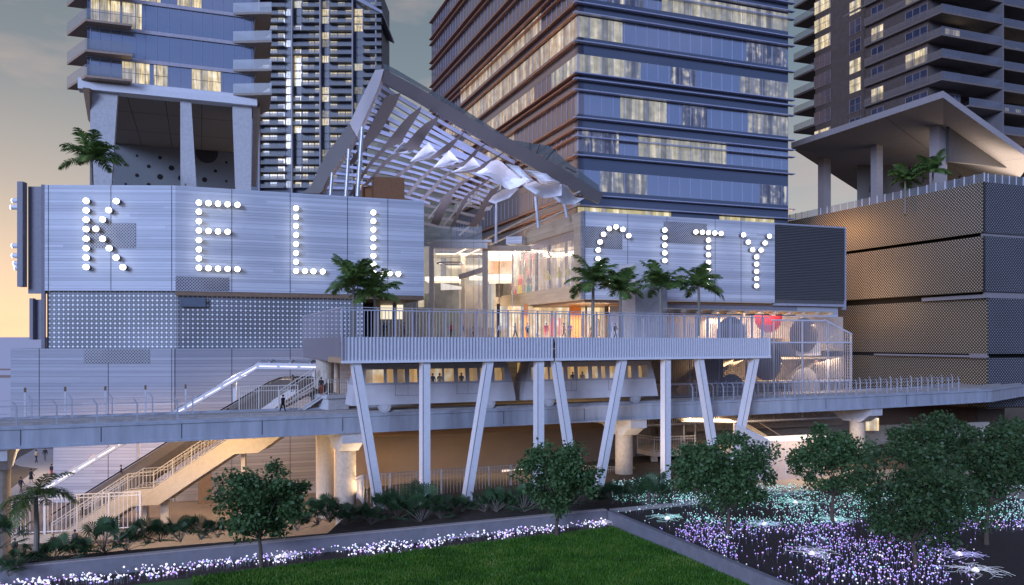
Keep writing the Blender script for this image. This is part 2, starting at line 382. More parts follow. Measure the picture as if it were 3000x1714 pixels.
me = bpy.data.meshes.new('grass'); me.from_pydata(gv, [], gf); me.materials.append(grassm)
go = bpy.data.objects.new('grass', me); COL.objects.link(go); go['kind'] = 'stuff'
go['label'] = 'short dark green grass growing over the lawn in the foreground'
# retaining walls
wallm = M('retaining_concrete', (.20, .20, .23), .7, var=.12, scale=1.5, bump=.15)
m = MB(); m.wall(W0, WC, 2.0, 4.0, .45); t_ = solo(m, 'retaining_wall', wallm, 'long low grey concrete retaining wall running behind the lawn to its far corner', 'retaining wall')
m = MB(); m.wall(W0 - UL * .04, WC - UL * .04, 4.0, 4.07, .55); m.build('coping', M('coping_stone', (.38, .34, .33), .6), t_)
m = MB(); m.wall(WR - UG * .45, WC - UG * .45 - UL * .002, 2.0, 4.0, -.45) if False else m.prism([WC - UL * .06, WR, WR + UG * .45, WC + UG * .45 - UL * .06], 2.0, 3.98)
solo(m, 'retaining_wall', wallm, 'grey concrete wall between the lawn and the purple light field, running towards the camera', 'retaining wall')
m = MB(); m.wall(WC + UG * .6 + UL * .5, WC + UG * 22 + UL * .5, 3.62, 3.95, .2)
solo(m, 'kerb', M('coping_stone', (.38, .34, .33), .6), 'thin pale kerb behind the teal lights under the bridge', 'kerb')
# pale plaza paths
pave = M('pale_paving', (.42, .40, .42), .7, var=.08, scale=.6)
pl = [PZ(x, y, .03).xy for x, y in ((42, 1352), (60, 1338), (105, 1314), (200, 1314), (200, 1470), (10, 1466), (10, 1448), (112, 1372), (62, 1366), (44, 1360))]
m = MB(); m.prism(pl, .004, .03); structure(m, 'path', pave)
m = MB(); m.prism([G(-300, 60), G(960, 66), G(1000, 99), G(-300, 88)], .002, .012); structure(m, 'plaza_paving', M('plaza_floor', (.20, .175, .155), .75, var=.15, scale=.4))
m = MB(); m.prism([PZ(2215, 1440, 3.65).xy, PZ(2700, 1432, 3.65).xy, PZ(3100, 1470, 3.65).xy, PZ(3100, 1380, 3.65).xy, PZ(2560, 1375, 3.65).xy, PZ(2215, 1385, 3.65).xy], 3.6, 3.65); structure(m, 'pavement', M('warm_paving', (.36, .31, .27), .7, var=.1, scale=.7))
# ================================================================ LEFT MALL
def seam(mb, p, u, z0, z1, w_=.07):
    mb.wall(p - u * w_ / 2 - Vector((-u.y, u.x)) * .02, p + u * w_ / 2 - Vector((-u.y, u.x)) * .02, z0 + .02, z1 - .02, .015)
uA = (KB - KA).normalized(); nA = Vector((-uA.y, uA.x)); nR = UL
mall = thing('shopping_mall', 'blue grey planked mall block on the left carrying the big bulb letters', 'building', (KB.x, KB.y, 0))
m = MB(); m.wall(KA, KB, BOTZ, TOPZ, 12); m.wall(KB, KE, BOTZ, TOPZ, 24, u0=16); m.build('sign_wall', facade, mall)
def seams(pxs, p0, u, z0, z1, par, nm='panel_joint'):
    for px in pxs: sm = MB(); seam(sm, hit(px, p0, u), u, z0, z1); sm.build(nm, M('joint', (.07, .075, .11), .8, var=0), par)
seams((142, 325, 503), KA, uA, BOTZ, TOPZ, mall); seams((679, 850, 1018, 1136), KB, UR, BOTZ, TOPZ, mall)
def patch(px0, px1, y0, y1, p0, u, parent=mall, mat=perf, dd=.05):
    a, b = hit(px0, p0, u), hit(px1, p0, u); n = Vector((-u.y, u.x)); mb = MB()
    mb.wall(a - n * dd, b - n * dd, ZO(y1, a.y), ZO(y0, a.y), dd - .012); return mb.build('perforated_panel', mat, parent)
patch(247, 398, 653, 727, KA, uA); patch(514.5, 672, 809, 850, KB, UR)
# screens below the sign wall
m = MB(); m.wall(KA + nA * .5, KB + nA * .5 + uA * .1, SCRZ, BOTZ - .03, .3); m.wall(KB + nR * .5, hit(1063, KB + nR * .5, UR), SCRZ, BOTZ - .03, .3, u0=16.12)
m.build('cast_screen', screen_l, mall)
patch(529, 602, 873, 898, KB, UR, mat=M('screen_patch', (.10, .13, .18), .4), dd=-.40)
# lower level
BA = hit(31, KA - nA * .3, uA); 
BA2 = hit(156, KA - nA * .3, uA)
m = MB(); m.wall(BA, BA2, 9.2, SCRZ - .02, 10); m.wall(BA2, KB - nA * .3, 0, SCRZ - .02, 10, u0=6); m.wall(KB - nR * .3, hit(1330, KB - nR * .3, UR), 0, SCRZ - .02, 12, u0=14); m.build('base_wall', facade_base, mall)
seams((115,), KA - nA * .3, uA, 9.3, SCRZ, mall, 'base_joint'); seams((317, 503), KA - nA * .3, uA, 0, SCRZ, mall, 'base_joint'); seams((679, 850), KB - nR * .3, UR, 0, SCRZ, mall, 'base_joint')
patch(246, 439, 1023, 1065, KA - nA * .3, uA)
# end wing on the left
w1 = hit(59, KA, uA); w2 = hit(75, KA, uA); w3 = hit(122, KA, uA)
m = MB(); m.wall(w1 - nA * .6, w2 - nA * .6, BOTZ + .4, TOPZ + .25, .9); m.wall(w2 + nA * .5, KA + nA * .5, BOTZ - .3, TOPZ - .1, .3); m.wall(w3 - nA*.1, KA, BOTZ - 7, TOPZ + .02, .6)
m.build('end_wing', M('wing_metal', (.20, .20, .24), .6), mall)
m = MB(); m.wall(hit(86, KA, uA), hit(96, KA, uA), ZO(995, 91), ZO(873, 91), .6); m.wall(hit(96, KA + nA * .6, uA), w3 + nA * .6, ZO(995, 91), ZO(876, 91), .3); m.build('lower_wing', MATS['wing_metal'], mall)
m = MB(); m.prism([KE + UL * .02, KE + UL * 24, KB + UL * 24, KB], BOTZ - .5, BOTZ - .04); m.build('soffit', bronze, mall)
m = MB(); m.prism([KA + nA * .4, KB + nR * .4, KE + nR * .4 - UR * .4, KE + nR * 23, KA + nA * 11.6], TOPZ + .01, TOPZ + .05) ; m.build('roof', conc, mall)
# stray bulbs of the sign that faces the other street
for i, (px, y) in enumerate(((46, 588), (42, 607), (46, 720), (46, 749), (50, 772), (54, 785))):
    t_ = thing('wall_lamp', ['short white lamp drum on the far left edge of the mall, topmost', 'second lamp drum from the top on the far left edge of the mall', 'long white lamp drum, first below the gap on the far left edge', 'long white lamp drum, second below the gap on the far left edge', 'half lit lamp drum low on the far left edge of the mall', 'lowest small lamp drum on the far left edge of the mall'][i], 'sign lamp', tuple(P(px, y, 93)), 'lamp drums of the side sign')
    a = P(px - 8, y, 93); b = P(62, y, 93)
    m = MB(); m.tube([a, b], .28, 16); m.build('housing', white, t_)
    m = MB(); m.tube([a - Vector((.06, 0, 0)), a + Vector((-.01, 0, 0))], .26, 16); m.build('lamp_face', lamp_white, t_)
# ---------------------------------------------------------------- bulb letters
def letter(name, label, pts, p0, u, ext=.85):
    n = -Vector((-u.y, u.x)); c = hit(pts[0][0], p0, u); t_ = thing(name, label, 'sign letter', (c.x, c.y, ZO(pts[0][1], c.y)), 'bulb letters of the mall sign')
    for px, y in pts:
        q = hit(px, p0, u)
        for it in range(3):      # the lamp face stands proud of the wall: find the wall point behind it
            f_ = q + n * ext; k = (f_.x / f_.y) * F + CX; q = hit(px - (k - px), p0, u) if it == 0 else hit((q.x / q.y) * F + CX - (k - px), p0, u)
        f_ = q + n * ext; z = ZO(y, f_.y)
        m = MB(); m.tube([V3(q - n * .0 + n * .01, z), V3(f_, z)], .29, 20); h = m.build('lamp_housing', housingm, t_)
        m = MB(); m.tube([V3(f_ + n * .004, z), V3(f_ + n * .03, z)], .30, 20); m.tube([V3(f_ - n * .20, z), V3(f_ + n * .004, z)], .302, 20, cap=False); m.build('lamp_face', bulbm, h)  # glowing collar behind the face is added to halo the wall
    return t_
housingm = M('lamp_housing', (.16, .16, .18), .5, var=.05); bulbm = emit('bulb_face', (1.0, .96, .88), 5.0)
z1 = lambda L_: [(x / 2.549, 500 + y / 2.549) for x, y in L_]
letter('letter_k', 'letter K of round white bulbs on the left wall', z1([(640, y) for y in (224, 295, 365, 435, 507, 578, 648, 719)] + [(865, 226), (808, 294), (763, 363), (713, 434), (763, 508), (812, 578), (864, 648), (915, 720)]), KA, uA)
letter('letter_e', 'letter E of round white bulbs right of the wall bend', z1([(1485, y) for y in (238, 306, 377, 446, 518, 587, 655, 725)] + [(1557, 242), (1628, 246), (1700, 250), (1773, 254), (1557, 450), (1628, 453), (1700, 456), (1557, 728), (1628, 731), (1700, 733), (1773, 735)]), KB, UR, .7)
letter('letter_l', 'fully visible letter L of round white bulbs next to the E', z1([(2211, y) for y in (280, 346, 412, 480, 548, 615, 680, 748)] + [(2277, 749), (2341, 751), (2411, 753)]), KB, UR, .55)
z2 = lambda L_: [(800 + x / 2.549, 500 + y / 2.549) for x, y in L_]
letter('letter_l', 'second letter L, its foot half hidden behind the terrace palms', z2([(750, y) for y in (312, 376, 440, 505, 571, 636, 698)] + [(752, 765), (812, 768), (872, 768), (937, 770)]), KB, UR, .55)
z3 = lambda L_: [(1500 + x / 2.549, 500 + y / 2.549) for x, y in L_]
letter('letter_c', 'round letter C of white bulbs at the left end of the right wall', z3([(874, 485), (830, 438), (779, 419), (729, 432), (686, 475), (660, 532), (646, 592), (646, 657), (655, 715), (685, 775), (730, 825), (782, 838)]), CW, UR, .9)
letter('letter_i', 'letter I of white bulbs above the pale lift tower', z3([(1144, y) for y in (443, 499, 556, 614, 671)] + [(1144, 728)]), CW, UR, .9)
letter('letter_t', 'letter T of white bulbs behind the rightmost palm', z3([(1376, 457), (1425, 460), (1470, 462), (1518, 465), (1565, 468)] + [(1470, y) for y in (518, 573, 628, 684, 739, 795, 850)]), CW, UR, .9)
letter('letter_y', 'letter Y of white bulbs at the right end of the wall', z3([(1733, 479), (1767, 533), (1800, 590), (1926, 489), (1893, 540), (1863, 593)] + [(1830, y) for y in (644, 698, 752, 806, 860)]), CW, UR, .9)
# ================================================================ RIGHT MALL
rm = thing('shopping_mall', 'blue grey planked mall block on the right with a long shop window', 'building', (CW.x, CW.y, 0))
m = MB(); m.wall(CW, CE, BOTZ, TOPZ, .6, u0=40); m.build('sign_wall', facade, rm)
seams((1713, 1839, 1954, 2095, 2171), CW, UR, BOTZ, TOPZ, rm)
patch(1712, 1823, 662, 726, CW, UR, rm); patch(1944, 2071, 648, 711, CW, UR, rm)
BL = hit(1449, CW, UL); BLt = hit(1535, CW, UL)
zwb, zwt = ZO(835, 112), ZO(672, 112)
o1 = hit(1681, CW, UL)                      # shop window from here to BL
m = MB()                                    # timber clad side: right jamb, sill band and top band
m.wall(o1, CW, BOTZ, TOPZ, -.0 if False else .5)
m.wall(BL, o1, BOTZ, zwb, .5); m.wall(BLt, o1, zwt, TOPZ, .5)
m.build('timber_wall', woodwall, rm)
m = MB(); m.prism([CW + UR * .6 + UL * .6, BL + UR * .6, BL + UR * 34, CE + UL * .6], BOTZ - .4, BOTZ - .02); m.build('soffit', bronze, rm)
m = MB(); m.prism([CW + UR * .6 + UL * .62, BLt + UR * .6 , BLt + UR * 34, CE + UL * .62], TOPZ - .5, TOPZ - .05); m.build('roof', conc, rm)
m = MB(); m.prism([o1 + UR * .6, BL + UR * .6, BL + UR * 9, o1 + UR * 9], zwb - .3, zwb - .1); m.build('shop_floor', concw, rm)
m = MB(); m.prism([o1 + UR * .6, BLt + UR * .6, BLt + UR * 9, o1 + UR * 9], zwt + .1, zwt + .3); m.build('shop_ceiling', bronze, rm)
shopb = curtain('lit_display_wall', (1.0, .72, .44), .50, .40, 1.6)
m = MB(); m.wall(BL + UR * 5, o1 + UR * 5, zwb - .1, zwt + .1, .2); m.build('display_backdrop', shopb, rm)
m = MB()
for k in range(6):
    a = lerp(BL, o1, k / 6 + .003); b = lerp(BL, o1, (k + 1) / 6 - .003); m.wall(a + UR * .25, b + UR * .25, zwb, zwt + (.0 if k > 1 else -.5), .03)
m.build('shop_glass', clear, rm)
sh = M('shop_dark', (.05, .035, .03), .7); rs = random.Random(5)
m = MB(); 
for px in (1449, 1500, 1572, 1608):
    a = hit(px, CW + UR * 3.5, UL); m.box(V3(a, (zwb + zwt) / 2), .8, .25, zwt - zwb - .2, UL)
m.build('display_partition', sh, rm)
cols = [(.55, .08, .10), (.03, .30, .32), (.75, .60, .10), (.30, .22, .16), (.6, .5, .38), (.10, .10, .14)]
for i, (px, h_, c) in enumerate([(1462, 2.2, 4), (1482, 2.6, 3), (1498, 2.4, 2), (1510, 2.3, 0), (1524, 3.6, 2), (1548, 3.3, 1), (1606, 3.4, 4), (1638, 3.5, 4), (1664, 3.6, 4)]):
    a = hit(px, CW + UR * 2.2, UL); z = zwb - .1
    t_ = thing('mannequin', ['small mannequin at the far left of the upper shop window', 'brown dressed mannequin near the left of the upper shop window', 'mannequin with yellow top, smaller one in the upper shop window', 'mannequin in red in the upper shop window', 'tall mannequin in yellow over a dark skirt', 'tall mannequin in a teal skirt', 'pale mannequin left of the photo backdrop', 'pale mannequin before the middle of the photo backdrop', 'pale mannequin at the right end of the upper window'][i], 'mannequin', (a.x, a.y, z), 'mannequins in the upper shop window')
    m = MB(); m.tube([V3(a, z), V3(a, z + h_ * .30), V3(a, z + h_ * .52)], [.34, .26, .17], 10); m.build('skirt', M('cloth%d' % c, cols[c], .8), t_)
    m = MB(); m.tube([V3(a, z + h_ * .5), V3(a, z + h_ * .6), V3(a, z + h_ * .8), V3(a, z + h_ * .85), V3(a, z + h_ * .88), V3(a, z + h_ * .94), V3(a, z + h_)], [.15, .2, .26, .1, .08, .14, .04], 10)
    for s_ in (-1, 1): m.tube([V3(a, z + h_ * .8) + V3(UR * s_ * .24, 0), V3(a, z + h_ * .65) + V3(UR * s_ * .40, 0), V3(a, z + h_ * .52) + V3(UR * s_ * .25, 0)], [.08, .07, .05], 6)
    m.build('torso', M('cloth%d' % ((c + 4) % 6), cols[(c + 4) % 6], .8), t_)
m = MB()
for k in range(46):
    a = hit(rs.uniform(1492, 1564), CW + UR * 3.0, UL); z = rs.uniform(zwb + 1.5, zwt - 1.0); m.cur = 0 if rs.random() < .65 else 1; m.tube([V3(a, z - .5), V3(a, z + .6)], .045, 5)
m.build('hanging_beads', [M('bead_red', (.7, .12, .18), .5), M('bead_pale', (.75, .7, .6), .5)], rm, kind='stuff')
# right of the sign wall: louvres, fascia, lower walls
CL0 = CE + nR * .3; CL1 = hit(2474, CL0, UR)
lv = MB(); n_ = 46
for k in range(n_):
    z = lerp(ZO(872, CL0.y), TOPZ - .15, k / (n_ - 1)); a, b = CL0 + UR * .05, CL1
    lv.face([V3(a - nR * .12, z - .11), V3(b - nR * .12, z - .11), V3(b + nR * .05, z + .09), V3(a + nR * .05, z + .09)])
    lv.face([V3(a - nR * .12, z - .11), V3(a + nR * .05, z - .13), V3(b + nR * .05, z - .13), V3(b - nR * .12, z - .11)])
lv.wall(CL0 + nR * .1, CL1 + nR * .1, BOTZ, TOPZ - .1, .3); lv.build('louvre_screen', M('louvre_grey', (.10, .10, .105), .5), rm)
m = MB(); m.wall(CL1, CL1 + UR * .35, BOTZ - .8, TOPZ + .1, .6); m.wall(CL0 + nR*.02, CL1, BOTZ - .35, BOTZ, .4); m.wall(CL0 + nR * .02, CL1, TOPZ - .1, TOPZ + .1, .5); m.build('louvre_frame', M('frame_blue', (.32, .33, .40), .5), rm)
m = MB(); m.wall(hit(1955, CW + nR * .8, UR), hit(2335, CW + nR * .8, UR), BOTZ - 1.3, BOTZ - .01, .5); m.build('fascia', M('fascia_grey', (.19, .20, .25), .6), rm)
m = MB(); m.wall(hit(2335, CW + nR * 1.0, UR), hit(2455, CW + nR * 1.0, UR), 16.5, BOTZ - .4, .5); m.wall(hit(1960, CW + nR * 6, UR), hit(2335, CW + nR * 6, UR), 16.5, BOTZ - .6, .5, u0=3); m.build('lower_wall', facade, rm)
# pale lift tower in front of the C and I
m = MB(); c0 = G(1955, 103.5); c1 = hit(1861, c0, UR)
m.wall(c1, c0, 17.0, ZO(773, 103), 4.2)
solo(m, 'lift_tower', offwhite, 'pale concrete lift tower on the terrace behind the middle palms', 'lift tower', loc=(c0.x, c0.y, 17.0))
# pergola over the terrace on the right
t_ = thing('pergola', 'flat timber slatted pergola below the right sign wall', 'pergola', tuple(P(2200, 930, 104)))
a, b = G(1958, 100), G(2450, 113)
m = MB(); ya, yb = ZO(906, 100), ZO(918, 113)
m.slab3([V3(a, ya), V3(b, ya), V3(b + nR * 2, ya), V3(a + nR * 2, ya)], (0, 0, .18)); m.build('roof_board', concw, t_)
for k in range(11):
    p = lerp(a, b, .08 + k * .088); m = MB(); m.beam(V3(p - nR * .4, ya - .12), V3(p + nR * 4, ya - .12), .28, .3); m.build('rafter', concw, t_)
    if k in (6, 8): m = MB(); m.beam(V3(p + nR * .4, ya - .3), V3(p + nR * .4, ya - 1.1), .45); m.build('hanging_lamp', concw, t_); m = MB(); m.box(V3(p + nR * .4, ya - 1.2), .6, .6, .16); m.build('lamp_box', lamp_warm, t_)
for px in (2040, 2180): 
    q = hit(px, a + nR * 2.5, UR); m = MB(); m.beam(V3(q, 17.6), V3(q, ya), .22); m.build('post', concw, t_)
# ================================================================ TERRACE AT BRIDGE LEVEL
BR0, BR1 = G(1003, 68.0), G(2259, 90.5); BRL = G(887, 94.0); uB = (BR1 - BR0).normalized(); nB = Vector((-uB.y, uB.x))
m = MB(); m.prism([BR0 + nB * 7 + uB * 1, BR1 + nB * 7 - uB * .3, hit(2480, CW, UR) , CW + UR * 40 + UL * 40, BL + UL * 20, KE + UL * 45, KE, BRL + UR * .4], 17.55, 18.38); m.prism([BR0 + nB * .5 + uB * .3, BR1 + nB * .5 - uB * .3, BR1 + nB * 6.99 - uB * .3, BR0 + nB * 6.99 + uB * 1], 17.3, 18.2)
structure(m, 'upper_terrace', M('terrace_floor', (.34, .26, .20), .7, var=.15, scale=.5))
deckz0, deckz1 = ZO(1064.8, 68), ZO(987, 68); railz = ZO(898.5, 68)
br = thing('footbridge', 'long white pedestrian bridge with vertical bars above the train', 'footbridge', (BR0.x, BR0.y, deckz0))
gap0 = hit(1622, BR0, uB); gap1 = hit(1630, BR0, uB)
barm = M('bar_grey', (.42, .43, .50), .45, var=.03)
def guard(a, b, n, name='slatted_guard', pitch=.312, top=railz, side=False):
    u = (b - a).normalized(); ln = (b - a).length
    m = MB(); m.wall(a + n * .12, b + n * .12, deckz0 + .1, deckz1, .08); m.wall(a - n * .02, b - n * .02, deckz0, deckz0 + .22, .35)
    pn = m.build('guard_panel', M('panel_white', (.74, .75, .80), .45, var=.05), br)
    m = MB(); k = 0
    while k * pitch < ln:
        p = a + u * (k * pitch); m.wall(p - u * .025, p + u * .025, deckz0 + .22, top - .3, .06); k += 1
    m.wall(a, b, top - .3, top - .2, .09); m.wall(a + n * .02, b + n * .02, top - .06, top, .12)
    m.build('bar_screen', barm, br)
    k = 0
    while k * pitch * 5 < ln:
        p = a + u * min(k * pitch * 5, ln - .06); m = MB(); m.wall(p + n * .13 - u * .05, p + n * .13 + u * .06, deckz1 - .4, top - .06, .14); m.build('railing_post', M('post_grey', (.46, .47, .56), .45, var=.03), br); k += 1
guard(BR0, gap0, nB); guard(gap1, BR1, nB)
uS = (BR0 - BRL).normalized(); nS = Vector((-uS.y, uS.x))
m = MB(); m.wall(BRL + nS * .02, BR0 - uS * .02 + nS * .02, deckz0, deckz1, .1); m.build('side_panel', M('side_panel', (.22, .18, .19), .6, var=.05), br); m = MB(); m.wall(BRL - nS * .05, BR0 - nS * .05 - uS * .1, railz - .12, railz + .02, .2)  # brown panel, its colour darkened to hold the shade on this side
k = 0.0
while k < (BR0 - BRL).length: 
    p = BRL + uS * k; m.wall(p - nS * .03, p - nS * .03 + uS * .14, deckz0 + .1, railz - .1, .02); k += .62
m.build('side_screen', M('side_bars', (.40, .38, .42), .5, var=.05), br)
m = MB(); m.prism([BR0 + nB * .4, BR1 + nB * .4, BR1 + nB * 4.5, BR0 + nB * 4.5], deckz0 + .02, deckz0 + .5); m.build('deck', M('deck_soffit', (.40, .28, .17), .6), br)
m = MB(); m.wall(BR1 - uB * .05, BR1 - uB * .05 + nB * 5, deckz0, deckz1, .1); m.build('end_panel', MATS['panel_white'], br)
# V columns under the bridge
colm = M('column_white', (.74, .74, .78), .4, var=.05)
for i, (xt, xb, lab) in enumerate([(1045, 1118, 'leaning white bridge column at the left end, foot to the right'), (1249, 1249, 'upright white bridge column, first from the left'), (1436, 1370, 'leaning white bridge column right of the first upright, foot to the left'), (1584, 1584, 'upright white bridge column behind the middle tree, under the gap between train cars'),
        (1634, 1692, 'leaning white bridge column crossing the second train car, foot to the right'), (1829, 1758, 'leaning white bridge column at the front of the second train car'), (1957, 1957, 'upright white bridge column beside the round pier, third upright'), (2054, 2110, 'leaning white bridge column right of the third upright'), (2218, 2150, 'rightmost leaning white bridge column, foot to the left')]):
    pt = hit(xt, BR0 + nB * .3, uB); pb = hit(xb, BR0 + nB * .3, uB); hw = .38
    t_ = thing('bridge_column', lab, 'column', (pb.x, pb.y, TZ), 'white columns carrying the footbridge')
    A = [V3(pb - uB * hw, TZ - .3), V3(pb + uB * hw, TZ - .3), V3(pb + uB * hw + nB * .75, TZ - .3), V3(pb - uB * hw + nB * .75, TZ - .3)]
    T = [V3(pt - uB * hw, deckz0 + .01), V3(pt + uB * hw, deckz0 + .01), V3(pt + uB * hw + nB * .75, deckz0 + .01), V3(pt - uB * hw + nB * .75, deckz0 + .01)]
    m = MB(); m.hexa(A, T); m.build('shaft', colm, t_)
    m = MB(); k0 = [lerp(p, q, .02) for p, q in zip(A, T)]; k1 = [lerp(p, q, .985) for p, q in zip(A, T)]; o3 = V3(-nB * .012 + uB * .06, 0); o4 = V3(-nB * .012 + uB * .11, 0); m.slab3([k0[0] + o3, k0[0] + o4, k1[0] + o4, k1[0] + o3], V3(nB * .008, 0)); m.build('weld_line', M('joint', (.07, .075, .11), .8, var=0), t_)
    m = MB(); m.prism([pb - uB * .7 - nB * .25, pb + uB * .7 - nB * .25, pb + uB * .7 + nB * 1.0, pb - uB * .7 + nB * 1.0], TZ + .001, TZ + .12); m.build('base_plate', steel, t_)
# ================================================================ GUIDEWAY AND TRAIN
gpts = [(-260, 60.2), (0, 62.5), (700, 69.6), (1420, 79.0), (2100, 90.5), (2500, 99.0), (2800, 108.0), (2907, 112.0), (2990, 122), (3200, 150)]
GP = [G(*q) for q in gpts]; GN = []
for i in range(len(GP)):
    d = (GP[min(i + 1, len(GP) - 1)] - GP[max(i - 1, 0)]).normalized(); GN.append(Vector((-d.y, d.x)))
gw = thing('railway_viaduct', 'grey elevated train guideway crossing the whole scene', 'viaduct', (GP[3].x, GP[3].y, 9.8))
def sweep(prof, name, mat, off=0.0):
    m = MB(); n = len(prof)
    for i in range(len(GP) - 1):
        A = [V3(GP[i] + GN[i] * (o_ + off), z) for o_, z in prof]; B = [V3(GP[i + 1] + GN[i + 1] * (o_ + off), z) for o_, z in prof]
        for k in range(n):
            j = (k + 1) % n; m.face([A[k], B[k], B[j], A[j]])
    m.face([V3(GP[0] + GN[0] * (o_ + off), z) for o_, z in prof]); return m.build(name, mat, gw)
def galong0(px):
    for i in range(len(GP) - 1):
        if gpts[i][0] <= px <= gpts[i + 1][0]:
            u = (GP[i + 1] - GP[i]).normalized(); return hit(px, GP[i] + Vector((-u.y, u.x)) * .10, u), u
gird = M('girder_paint', (.34, .37, .43), .5, var=.20, scale=1.1, stretch=(1, 1, .18))
fz = [(0, 9.85), (.08, 9.85), (.08, 9.95), (0, 9.95)]
for off, nm in ((0.0, 'front_girder'), (8.6, 'rear_girder')):
    sweep([(0.12, 9.85), (.12, 11.15), (0, 11.2), (0, 11.38), (.25, 11.38), (.25, 11.46), (.6, 11.46), (.6, 9.85)], nm, gird, off)
    sweep([(-.02, 9.72), (-.02, 9.85), (.75, 9.85), (.75, 9.72)], 'bottom_flange', gird, off)
sweep([(.6, 11.0), (.6, 11.3), (8.6, 11.3), (8.6, 11.0)], 'track_slab', conc)
for px in range(60, 2900, 236):
    p, u = galong0(px); m = MB(); m.wall(p - u * .03, p + u * .03, 9.96, 11.15, .10); m.build('girder_joint', M('joint', (.07, .075, .11), .8, var=0), gw)
for o_ in (1.6, 3.3): sweep([(o_, 11.3), (o_, 11.55), (o_ + .45, 11.55), (o_ + .45, 11.3)], 'running_strip', conc)
postm = M('walkway_grey', (.36, .38, .44), .5, var=.05)
def galong(px, off):
    for i in range(len(GP) - 1):
        if gpts[i][0] <= px <= gpts[i + 1][0]:
            u = (GP[i + 1] - GP[i]).normalized(); return hit(px, GP[i] + Vector((-u.y, u.x)) * off, u), u
for seg, lab in ((((-70, 590, 118), (.4, 7.9)), 'slim metal walkway railing along the left stretch of the viaduct'), (((2030, 2815, 30), (.4, 5.0)), 'metal walkway railing with bent posts along the right stretch of the viaduct')):
    (x0, x1, st), offs = seg; c = galong(max(x0, 0), .4)[0]; t_ = thing('walkway_railing', lab, 'railing', (c.x, c.y, 11.7))
    for oi, off in enumerate(offs):
        px = x0 + (0 if oi == 0 else st * .38); pts = []
        while px <= x1:
            p, u = galong(px, off); pts.append(p); n = Vector((-u.y, u.x)); m = MB(); zb = 11.7 if oi == 0 else 11.3
            m.wall(p - u * .06, p + u * .06, zb - .25, 12.95, .10); m.slab3([V3(p - u * .06, 12.95), V3(p + u * .06, 12.95), V3(p + u * .06 - u * .28, 13.35), V3(p - u * .34, 13.35)], V3(n * .1, 0))
            m.build('railing_post', postm, t_); px += st
        for z in (11.85, 12.4, 12.95) if oi == 0 else (12.5, 12.95):
            m = MB(); m.tube([V3(p, z) for p in pts], .022, 6); m.build('rail', postm, t_)
        if oi == 1 and x0 < 0:
            for p in pts[::1]:
                q = p + Vector((-.9, .4)); m = MB(); m.wall(q, q + Vector((.14, .05)), 11.5, 13.6, .14); m.m(1).wall(q - Vector((.01, .01)), q + Vector((.15, .05)), 13.6, 14.0, .16); m.build('capped_post', [railm, M('brown_cap', (.16, .10, .06), .6)], t_)  # plain posts with brown caps
def rrect_hole_strip(mb, fn, x0, x1, z0, z1, holes, sk=.5):
    """wall surface fn(x,z)->point between x0..x1, z0..z1 with rectangular holes [(xa,xb,za,zb)] in order"""
    cur = x0; s0 = sk
    for xa, xb, za, zb in holes:
        mb.face([fn(cur, z0), fn(xa, z0), fn(xa, z1), fn(cur + s0, z1)]); s0 = 0
        mb.face([fn(xa, z0), fn(xb, z0), fn(xb, za), fn(xa, za)]); mb.face([fn(xa, zb), fn(xb, zb), fn(xb, z1), fn(xa, z1)])
        cur = xb
    mb.face([fn(cur, z0), fn(x1, z0), fn(x1 - sk, z1), fn(cur, z1)])
trainm = M('train_paint', (.60, .60, .64), .4, var=.06, scale=1.0)
traint = M('train_upper_shaded', (.40, .40, .44), .4, var=.06)  # darker than the body: the bridge's shadow is put into this colour
lit_in = curtain('lit_train_interior', (1.0, .62, .25), .55, .55, .8)
